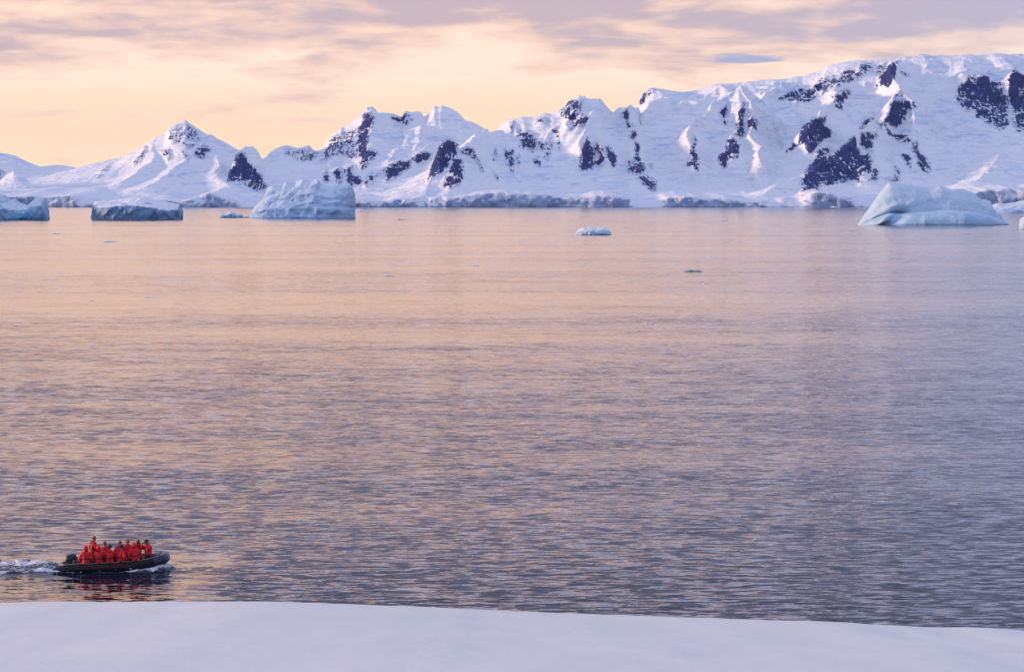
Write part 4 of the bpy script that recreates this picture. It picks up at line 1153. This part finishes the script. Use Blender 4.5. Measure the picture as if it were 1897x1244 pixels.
# rubbing strake low on the outer side of the tube, and the grab line with its patches on top
for sgn in (-1, 1):
    path = [p for p in TP if (p[1] * sgn > 0.05) and p[0] > -2.5]
    path.sort(key=lambda p: p[0])
    pts = [(p[0], p[1] + sgn * (p[3] * 0.97 if p[0] < 1.5 else p[3] * 0.8), p[2] - 0.02) for p in path]
    sweep('rubbing_strake', pts, [0.03] * len(pts), M_TUBE, boat, n=8)
    gp = []
    for i, p in enumerate(path):
        gp.append((p[0], p[1] + sgn * 0.10, p[2] + p[3] * 0.93 + (0.012 if i % 2 else 0.045)))
    sweep('grab_line', gp, [0.016] * len(gp), M_GREY, boat, n=6)
    for x in (-1.95, -1.5, -0.55, 0.25, 1.0):
        z = 0.24 + 0.012 * max(0, x + 1) ** 2
        ringm = bpy.data.meshes.new('ring_patch')
        bm = bmesh.new()
        bmesh.ops.create_cone(bm, cap_ends=True, segments=12, radius1=0.045, radius2=0.035, depth=0.03)
        bm.to_mesh(ringm); bm.free(); ringm.materials.append(M_WHITE)
        rp = link('ring_patch', ringm, boat, loc=(x, sgn * (HALF + TR * 0.86), z - 0.09 - (0.05 if x < -1.2 else 0)))
        rp.rotation_euler = (R(90 + 25 * 1) * (1 if sgn < 0 else -1), 0, 0)
    for k in range(4):
        x = -1.75 + k * 0.72
        z = 0.24 + 0.012 * max(0, x + 1) ** 2
        arc = []
        for j in range(9):
            a_ = j / 8
            zz_ = z + 0.16 - 0.13 * math.sin(math.pi * a_)
            dy = math.sqrt(max((TR + 0.012) ** 2 - (zz_ - z) ** 2, 0))
            arc.append((x + a_ * 0.72, sgn * (HALF + dy), zz_))
        sweep('safety_rope', arc, [0.005] * len(arc), M_REDLINE, boat, n=5)
# hull floor
fl = [(-1.95, 0.80), (0.6, 0.80), (1.4, 0.68), (2.0, 0.45), (2.3, 0.2)]
fv = []
for x, w in fl:
    zb = 0.10 + 0.22 * max(0, (x - 0.6) / 1.7) ** 1.6
    fv += [(x, -w, zb), (x, w, zb), (x, w * 0.5, zb - 0.12), (x, 0, zb - 0.26 + 0.02 * x), (x, -w * 0.5, zb - 0.12)]
ff = []
for i in range(len(fl) - 1):
    for k in range(5):
        ff.append((i * 5 + k, i * 5 + (k + 1) % 5, (i + 1) * 5 + (k + 1) % 5, (i + 1) * 5 + k))
ff += [(0, 4, 3, 2, 1), tuple(len(fv) - 5 + k for k in range(5))]
me = bpy.data.meshes.new('hull_floor'); me.from_pydata(fv, [], ff); me.materials.append(M_FLOOR); me.update()
link('hull_floor', me, boat)
link('transom', box_mesh('transom', (0.07, 1.45, 0.52), M_FLOOR, 0.015), boat, loc=(-1.92, 0, 0.36))
# bow handle
sweep('bow_handle', [(2.25, -0.25, 0.72), (2.32, -0.22, 0.82), (2.42, 0.0, 0.87), (2.32, 0.22, 0.82), (2.25, 0.25, 0.72)], [0.02] * 5, M_GREY, boat, n=8)
link('fuel_tank', box_mesh('fuel_tank', (0.45, 0.3, 0.26), M_REDLINE, 0.05), boat, loc=(-1.55, 0.42, 0.26))
# outboard motor
motor = bpy.data.objects.new('outboard_motor', None)
COL.objects.link(motor); motor.parent = boat; motor.location = (-2.12, 0.0, 0.0)
bm = bmesh.new()
bmesh.ops.create_uvsphere(bm, u_segments=24, v_segments=16, radius=1.0)
for v in bm.verts:
    c = v.co
    c.x = math.copysign(abs(c.x) ** 0.55, c.x) * (0.33 - 0.05 * c.z); c.y = math.copysign(abs(c.y) ** 0.6, c.y) * 0.21
    c.z = math.copysign(abs(c.z) ** 0.65, c.z) * 0.27
    c.z += 0.05 * (c.x / 0.33)
me = bpy.data.meshes.new('cowling'); bm.to_mesh(me); bm.free()
me.polygons.foreach_set('use_smooth', [True] * len(me.polygons)); me.materials.append(M_COWL)
cw = link('cowling', me, motor, loc=(0, 0, 0.68)); cw.scale = (0.88, 0.9, 0.84)
band = link('cowling_band', box_mesh('cowling_band', (0.53, 0.36, 0.05), M_METAL, 0.02), motor, loc=(0, 0, 0.51))
link('drive_leg', box_mesh('drive_leg', (0.20, 0.15, 0.95), M_METAL, 0.04), motor, loc=(-0.02, 0, 0.12))
link('clamp_bracket', box_mesh('clamp_bracket', (0.16, 0.24, 0.34), M_METAL, 0.03), motor, loc=(0.16, 0, 0.48))
sweep('tiller', [(0.2, 0.04, 0.66), (0.55, 0.10, 0.74), (0.85, 0.16, 0.78)], [0.03, 0.026, 0.03], M_METAL, motor, n=8)

# ------------------------------------------------------------------ people
def cloth(name, col, rough=0.75):
    t = NT(name)
    p = t.node('ShaderNodeTexCoord').outputs['Object']
    n = t.noise(t.vmath('MULTIPLY', p, (9, 9, 6)), 1.0, 4, 0.6, 0.8)
    n2 = t.noise(t.vmath('MULTIPLY', p, (3, 3, 3)), 1.0, 2, 0.5)
    t.set(Base_Color=t.mix(t.mapr(n2, 0.3, 0.7), tuple(c * 0.85 for c in col), col), Roughness=rough)
    t.set(Normal=t.bump(n, 0.7, 0.05))
    return t.m


M_PARKA = cloth('red_parka', (0.78, 0.010, 0.026))
M_PARKA2 = cloth('deep_red_parka', (0.42, 0.008, 0.020))
M_TROUS = cloth('black_trousers', (0.015, 0.015, 0.018))
M_GLOVE = cloth('dark_gloves', (0.02, 0.02, 0.024))
M_SKIN = plain('skin', (0.30, 0.17, 0.125), 0.55).m
M_EYE = plain('eye_dark', (0.03, 0.02, 0.02), 0.4).m
M_BELT = plain('dark_strap', (0.02, 0.02, 0.022), 0.6).m
M_ORANGE = cloth('orange_knit', (0.38, 0.06, 0.018))
M_BLACKHAT = cloth('navy_knit', (0.012, 0.016, 0.03))
M_REDHAT = cloth('red_knit', (0.55, 0.05, 0.03))


def skin_mesh(name, verts, edges, radii, mats, pick=None, sub=1):
    me0 = bpy.data.meshes.new('tmp')
    me0.from_pydata(verts, edges, [])
    ob = bpy.data.objects.new('tmp', me0)
    COL.objects.link(ob)
    sm = ob.modifiers.new('s', 'SKIN')
    sm.use_smooth_shade = True
    ss = ob.modifiers.new('u', 'SUBSURF'); ss.levels = sub; ss.render_levels = sub
    lay = me0.skin_vertices[0].data if me0.skin_vertices else None
    for i, r in enumerate(radii):
        lay[i].radius = r if isinstance(r, tuple) else (r, r)
        lay[i].use_root = (i == 0)
    dg = bpy.context.evaluated_depsgraph_get()
    me = bpy.data.meshes.new_from_object(ob.evaluated_get(dg))
    me.name = name
    bpy.data.objects.remove(ob); bpy.data.meshes.remove(me0)
    me.materials.clear()
    for m in mats:
        me.materials.append(m)
    for pgn in me.polygons:
        pgn.use_smooth = True
        if pick:
            pgn.material_index = pick(pgn.center)
    return me


def revolve_part(name, rings, mat, n=16, front_cut=None):
    """stack of rings (cx, cy, cz, rx, ry) closed at both ends"""
    V, Fq = [], []
    for cx_, cy_, cz_, rx, ry in rings:
        for k in range(n):
            a_ = 2 * math.pi * k / n
            V.append((cx_ + rx * math.cos(a_), cy_ + ry * math.sin(a_), cz_))
    for i in range(len(rings) - 1):
        for k in range(n):
            Fq.append((i * n + k, i * n + (k + 1) % n, (i + 1) * n + (k + 1) % n, (i + 1) * n + k))
    Fq.append(tuple(range((len(rings) - 1) * n, len(rings) * n)))
    Fq.append(tuple(range(n - 1, -1, -1)))
    me = bpy.data.meshes.new(name)
    me.from_pydata(V, [], Fq)
    me.polygons.foreach_set('use_smooth', [True] * len(me.polygons))
    me.materials.append(mat); me.update()
    return me


def person(loc, face, label, head='hood', hat=None, pose='sit', lean=0.0, twist=0.0, arms='lap', parka=None, belt=True, scale=1.0, parent_loc=None):
    """loc: seat (sitting) or feet (standing) in the boat's frame; face: heading in degrees, 0 looks along +Y"""
    parka = parka or M_PARKA
    # joints (facing +Y)
    J = {}
    if pose == 'sit':
        base = 0.0
        J['pel'] = (0, 0, 0.10); hipz = 0.09
        J['knee'] = [(s * 0.15, 0.42, 0.13) for s in (-1, 1)]
        J['ank'] = [(s * 0.15, 0.46, -0.27) for s in (-1, 1)]
        J['toe'] = [(s * 0.17, 0.62, -0.33) for s in (-1, 1)]
    else:
        base = 0.72
        J['pel'] = (0, -0.02, 0.82)
        J['knee'] = [(-0.13, 0.12, 0.44), (0.14, 0.06, 0.44)]
        J['ank'] = [(-0.14, -0.02, 0.08), (0.15, -0.06, 0.08)]
        J['toe'] = [(-0.16, 0.15, 0.04), (0.18, 0.12, 0.04)]
    ly = lean
    def up(x, y, z):
        # lean the upper body forward and twist it
        yy = y + ly * (z - 0.1)
        c_, s_ = math.cos(twist * (z - 0.1)), math.sin(twist * (z - 0.1))
        return (x * c_ - yy * s_, x * s_ + yy * c_, z + base)
    spine, chest, neck = up(0, -0.01, 0.30), up(0, 0.0, 0.46), up(0, 0.02, 0.60)
    h0, h1, h2, nose = up(0, 0.045, 0.68), up(0, 0.05, 0.765), up(0, 0.035, 0.845), up(0, 0.152, 0.755)
    sh = [up(s * 0.17, 0.0, 0.53) for s in (-1, 1)]
    if arms == 'lap':
        elb = [up(s * 0.29, 0.06, 0.30) for s in (-1, 1)]; wr = [up(s * 0.13, 0.27, 0.20) for s in (-1, 1)]; pm = [up(s * 0.09, 0.34, 0.19) for s in (-1, 1)]
        fd = [(-s * 0.03, 0.05, -0.02) for s in (-1, 1)]
    elif arms == 'hold':       # hands back on the grab line
        elb = [up(s * 0.32, -0.04, 0.30) for s in (-1, 1)]; wr = [up(s * 0.33, 0.05, 0.08) for s in (-1, 1)]; pm = [up(s * 0.33, 0.08, 0.01) for s in (-1, 1)]
        fd = [(0.0, 0.03, -0.05) for s in (-1, 1)]
    elif arms == 'camera':     # both hands up at the face
        elb = [up(s * 0.25, 0.14, 0.40) for s in (-1, 1)]; wr = [up(s * 0.10, 0.24, 0.66) for s in (-1, 1)]; pm = [up(s * 0.08, 0.24, 0.73) for s in (-1, 1)]
        fd = [(-s * 0.02, 0.0, 0.06) for s in (-1, 1)]
    else:                      # tiller: one arm back and down, other on the hip
        elb = [up(-0.33, -0.05, 0.36), up(0.31, 0.02, 0.32)]; wr = [up(-0.46, 0.02, 0.16), up(0.26, 0.18, 0.20)]; pm = [up(-0.52, 0.05, 0.10), up(0.22, 0.24, 0.18)]
        fd = [(-0.04, 0.02, -0.04), (-0.02, 0.05, 0)]
    V, E, Rr = [], [], []

    def add(p, r, frm=None):
        V.append(tuple(p)); Rr.append(r)
        if frm is not None:
            E.append((frm, len(V) - 1))
        return len(V) - 1
    pel = add(J['pel'], (0.15, 0.12))
    sp = add(spine, (0.14, 0.10), pel); ch = add(chest, (0.16, 0.11), sp); nk = add(neck, 0.055, ch)
    a0 = add(h0, (0.07, 0.085), nk); a1 = add(h1, (0.082, 0.10), a0); add(h2, (0.06, 0.07), a1)
    add(nose, 0.016, a1)
    for k, s in enumerate((-1, 1)):
        i = add(sh[k], 0.065, ch); i = add(elb[k], 0.05, i); i = add(wr[k], 0.034, i); i = add(pm[k], (0.040, 0.026), i)
        d = Vector(fd[k])
        side = Vector((1, 0, 0)) if abs(d.normalized().x) < 0.8 else Vector((0, 1, 0))
        for q, ln in ((-1.5, 0.85), (-0.5, 1.0), (0.5, 1.05), (1.5, 0.95)):
            b_ = Vector(pm[k]) + side * (q * 0.019) + d * 0.5
            j = add(b_, 0.009, i); add(b_ + d * ln + Vector((0, 0, -0.015)), 0.008, j)
        b_ = Vector(pm[k]) - side * (s * 0.045)
        j = add(b_ + d * 0.1, 0.010, i); add(b_ + d * 0.6 - side * (s * 0.01), 0.009, j)
        hip = add((s * 0.10, J['pel'][1] + 0.02, J['pel'][2] - 0.02), 0.10, pel)
        kn = add(J['knee'][k], 0.072, hip); an = add(J['ank'][k], 0.05, kn); add(J['toe'][k], (0.05, 0.045), an)
    nz, hz = neck[2] + 0.015, h1[2]
    hx, hy = h1[0], h1[1]

    def pick(c):
        if c.z > nz and abs(c.x - hx) < 0.13 and abs(c.y - hy) < 0.2:
            if c.y > hy + 0.06 and abs(c.z - hz - 0.012) < 0.014 and 0.018 < abs(c.x - hx) < 0.05:
                return 2
            return 0
        for p in pm:
            if (Vector(p) - c).length < 0.13:
                return 1
        return 3
    body = skin_mesh('body', V, E, Rr, [M_SKIN, M_GLOVE, M_EYE, M_TROUS], pick)
    root = bpy.data.objects.new('person', None)
    COL.objects.link(root)
    root['label'] = label; root['category'] = 'person'; root['group'] = 'people in the inflatable boat'
    b = link('body', body, root)
    # parka
    V, E, Rr = [], [], []
    p0 = J['pel']
    hem = (p0[0], p0[1], p0[2] - 0.14)
    h_i = add(hem, (0.225, 0.19)); c0 = add((p0[0], p0[1], p0[2] + 0.02), (0.225, 0.195), h_i)
    c1 = add(spine, (0.205, 0.17), c0); c2 = add(chest, (0.215, 0.17), c1)
    c3 = add(neck, (0.105, 0.11), c2)
    for k in range(2):
        i = add((sh[k][0] * 1.12, sh[k][1], sh[k][2]), 0.098, c2); i = add(elb[k], 0.085, i); add(wr[k], 0.062, i)
    jk = link('parka', skin_mesh('parka', V, E, Rr, [parka], sub=2), b if False else root)
    if belt:
        by = up(0, -0.008, 0.27)
        bl = []
        for k in range(17):
            a_ = 2 * math.pi * k / 16
            bl.append((by[0] + 0.232 * math.cos(a_), by[1] + 0.195 * math.sin(a_), by[2]))
        sweep('belt', bl, [0.022] * 17, M_BELT, root, n=6, squash=1.2)
    # head gear: hood up, or hat with the hood lying on the back
    if head == 'hood':
        n = 16
        rings = []
        for zf, r, oy in ((-0.19, 0.10, -0.03), (-0.13, 0.135, -0.035), (-0.04, 0.15, -0.04), (0.05, 0.142, -0.035), (0.11, 0.11, -0.02), (0.15, 0.06, 0.0), (0.165, 0.02, 0.005)):
            rings.append((h1[0], h1[1] + oy, h1[2] + zf, r * 0.92, r))
        link('hood', revolve_part('hood', rings, parka), root)
        for s in (0,):
            pass
        # face opening with a dark lining and the face in it
        fo = [(h1[0], h1[1] + 0.075, h1[2] - 0.10, 0.05, 0.035), (h1[0], h1[1] + 0.09, h1[2] - 0.05, 0.07, 0.04), (h1[0], h1[1] + 0.085, h1[2] + 0.04, 0.065, 0.04), (h1[0], h1[1] + 0.07, h1[2] + 0.07, 0.03, 0.02)]
        link('face', revolve_part('face', fo, M_SKIN, n=10), root)
    else:
        hatm = {'orange': M_ORANGE, 'navy': M_BLACKHAT, 'red': M_REDHAT}[hat]
        rings = [(h1[0], h1[1] - 0.012, h1[2] + z_, r_ * 0.9, r_) for z_, r_ in ((-0.01, 0.118), (0.03, 0.124), (0.035, 0.118), (0.07, 0.112), (0.11, 0.085), (0.135, 0.05), (0.145, 0.015))]
        link('hat', revolve_part('hat', rings, hatm), root)
        rings = [(neck[0], neck[1] - 0.10, neck[2] + z_, rx, ry) for z_, rx, ry in ((-0.07, 0.07, 0.03), (-0.05, 0.12, 0.06), (0.0, 0.13, 0.07), (0.045, 0.11, 0.06), (0.06, 0.06, 0.03))]
        link('hood', revolve_part('hood', rings, parka), root)
    if arms == 'camera':
        cm = up(0, 0.22, 0.755)
        link('camera_body', box_mesh('camera_body', (0.13, 0.07, 0.09), M_BELT, 0.012), root, loc=cm)
    root.rotation_euler = (0, 0, R(face))
    root.location = loc
    root.scale = (scale,) * 3
    return root


bpy.context.view_layer.update()
BM = Matrix.Translation(boat.location) @ boat.rotation_euler.to_matrix().to_4x4()
SEAT = 0.49


def seat_in_boat(o):
    o.matrix_world = BM @ Matrix.Translation(o.location) @ o.rotation_euler.to_matrix().to_4x4() @ Matrix.Diagonal((*o.scale, 1))


def bx(px):
    return (px - 205) / 36.6


people = []
Z = lambda x: SEAT + 0.012 * max(0, x + 1) ** 2
rows = [
    # px, side, face, head, hat, lean, twist, arms, label
    (159.5, -1, 4, 'hood', None, 0.05, 0.0, 'hold', 'person with hood up and back turned, nearest the motor on the near side'),
    (183, -1, -4, 'hood', None, 0.02, 0.1, 'lap', 'person with hood up and back turned, second from the motor on the near side'),
    (203.5, -1, 2, 'hat', 'navy', 0.04, -0.2, 'lap', 'person in dark pointed hat with back turned, middle of the near side'),
    (222, -1, -28, 'hat', 'navy', 0.10, -0.5, 'hold', 'person in dark hat turned half right, fourth on the near side'),
    (250, -1, 14, 'hood', None, 0.16, 0.3, 'hold', 'person with hood up leaning forward, nearest the bow on the near side'),
    (187, 1, 178, 'hat', 'orange', 0.05, 0.0, 'lap', 'person in orange hat facing the camera behind the second hooded back'),
    (214.5, 1, 186, 'hat', 'orange', 0.02, 0.3, 'lap', 'person in orange hat facing the camera behind the middle of the near row'),
    (230, 1, 170, 'hat', 'orange', 0.04, 0.0, 'lap', 'person in orange hat showing torso in gap left of the bow side hood'),
    (247.5, 1, 192, 'hat', 'red', 0.08, 0.2, 'camera', 'person in red hat holding dark camera to face on the far side'),
]
for px, side, face, hd, hat, ln, tw, ar, lab in rows:
    x = bx(px)
    o = person((x, side * 0.93, Z(x)), face, lab, hd, hat, 'sit', ln, tw, ar, belt=(side < 0), scale=0.97 + 0.04 * random.random())
    people.append(o)
# bow sitter and the driver
people.append(person((1.78, 0.10, 0.60), 140, 'person in black hat sitting highest at the bow holding camera', 'hat', 'navy', 'sit', 0.1, 0.0, 'camera', belt=False))
people.append(person((-1.02, 0.25, 0.14), -60, 'driver in orange hat standing over the others beside the motor', 'hat', 'orange', 'stand', 0.05, 0.0, 'tiller', parka=M_PARKA2, belt=True, scale=0.98))
for o in people:
    seat_in_boat(o)


# ------------------------------------------------------------------ wake
def wake():
    xs = np.arange(-22, 7.0, 0.08); ys = np.arange(-15, 7.01, 0.08)
    X, Y = np.meshgrid(xs, ys, indexing='ij')
    behind = np.maximum(-1.9 - X, 0)
    H = np.zeros_like(X); Fm = np.zeros_like(X)
    # spreading crests behind the stern
    arm = 1.15 + 0.34 * behind
    wob = 0.25 * fbm(X / 1.6, Y * 0, octs=3, seed=301)
    for sgn in (-1, 1):
        d = (Y * sgn - arm - wob)
        amp = (0.36 if sgn > 0 else 0.12) * sstep(0.0, 2.2, behind) * np.exp(-behind / 16)
        H += amp * np.exp(-(d / 0.50) ** 2) * (0.8 + 0.4 * fbm(X / 0.9, Y / 0.9, octs=2, seed=303))
        H -= 0.35 * amp * np.exp(-((d + 1.0) / 0.6) ** 2)
        Fm += 0.42 * sstep(0.2, 1.2, behind) * np.exp(-((d + 0.45) / 0.45) ** 2) * np.exp(-behind / 14)
    # boiling wash between them
    inside = sstep(0.25, -0.35, np.abs(Y) - arm * 0.92) * sstep(-0.3, 0.6, behind)
    H += inside * (0.10 * np.exp(-behind / 8) + 0.20 * np.exp(-behind / 12) * ridged(X / 0.9, Y / 0.55, octs=4, gain=0.6, seed=307))
    H += 0.30 * np.exp(-((behind - 1.5) / 0.9) ** 2) * np.exp(-(Y / 0.7) ** 2)
    Fm += inside * (0.40 * np.exp(-behind / 9) + 0.14)
    # spray thrown out along the hull, strongest under the bow
    hull = np.interp(X, [-3.0, -2.2, 0.9, 1.6, 2.1, 2.45, 2.7, 2.9], [0.95, 1.16, 1.16, 1.06, 0.88, 0.62, 0.30, 0.0])
    dist = np.abs(Y) - hull
    along = sstep(-3.0, -2.0, X) * sstep(3.3, 2.6, X)
    bowk = sstep(0.0, 2.2, X)
    wd = 0.16 + 0.16 * bowk
    spray = along * np.exp(-((dist - 0.10) / wd) ** 2)
    H += spray * (0.05 + 0.26 * bowk) * (0.7 + 0.6 * ridged(X / 0.35, Y / 0.3, octs=3, seed=311))
    Fm += spray * (0.50 + 0.35 * bowk)
    H -= 0.10 * sstep(0.0, -0.25, dist) * along
    # spill to the right of the bow
    H += 0.02 * fbm(X / 0.7, Y / 0.5, octs=3, seed=315) * sstep(5.5, 1.0, np.abs(Y))
    edge = sstep(0, 1.2, X - xs[0]) * sstep(0, 2.5, xs[-1] - X) * sstep(0, 2.5, 7.0 - Y) * sstep(0, 4.0, Y + 15)
    H = H * edge
    inhull = (dist < -0.18) & (X > -2.0)
    Zz = H + 0.006
    Zz = np.where(inhull, np.minimum(Zz, 0.0), Zz)
    V = np.stack([X.ravel(), Y.ravel(), Zz.ravel()], 1)
    me = mesh_np('boat_wake', V, grid_faces(len(xs), len(ys)), water_material('wake_water', True), attrs={'foam': np.clip(Fm * edge, 0, 1.3).ravel(), 'ironed': (edge * sstep(-2.0, 0.0, Y + 12)).ravel()})
    o = link('boat_wake', me, kind='stuff', label='white churned wake and bow spray around the inflatable boat')
    o.location = (boat.location.x, boat.location.y, 0)
    o.rotation_euler = (0, 0, R(1.5))


wake()

# ------------------------------------------------------------------ air between the camera and the mountains
def build_haze():
    x0, x1, y0, y1, z0, z1 = -3000, 3000, -400, 8400, -6, 620
    v = np.array([(x, y, z) for x in (x0, x1) for y in (y0, y1) for z in (z0, z1)], float)
    f = np.array([(0, 1, 3, 2), (4, 6, 7, 5), (0, 4, 5, 1), (2, 3, 7, 6), (0, 2, 6, 4), (1, 5, 7, 3)])
    m = bpy.data.materials.new('thin_haze')
    m.use_nodes = True
    n, l = m.node_tree.nodes, m.node_tree.links
    n.clear()
    out = n.new('ShaderNodeOutputMaterial')
    pv = n.new('ShaderNodeVolumePrincipled')
    pv.inputs['Color'].default_value = (0.42, 0.62, 1.0, 1)
    pv.inputs['Density'].default_value = 1.2e-5
    pv.inputs['Anisotropy'].default_value = 0.0
    l.new(pv.outputs[0], out.inputs['Volume'])
    link('haze', mesh_np('haze', v, f, m, smooth=False), kind='stuff', label='thin blue evening haze over the bay')


build_haze()
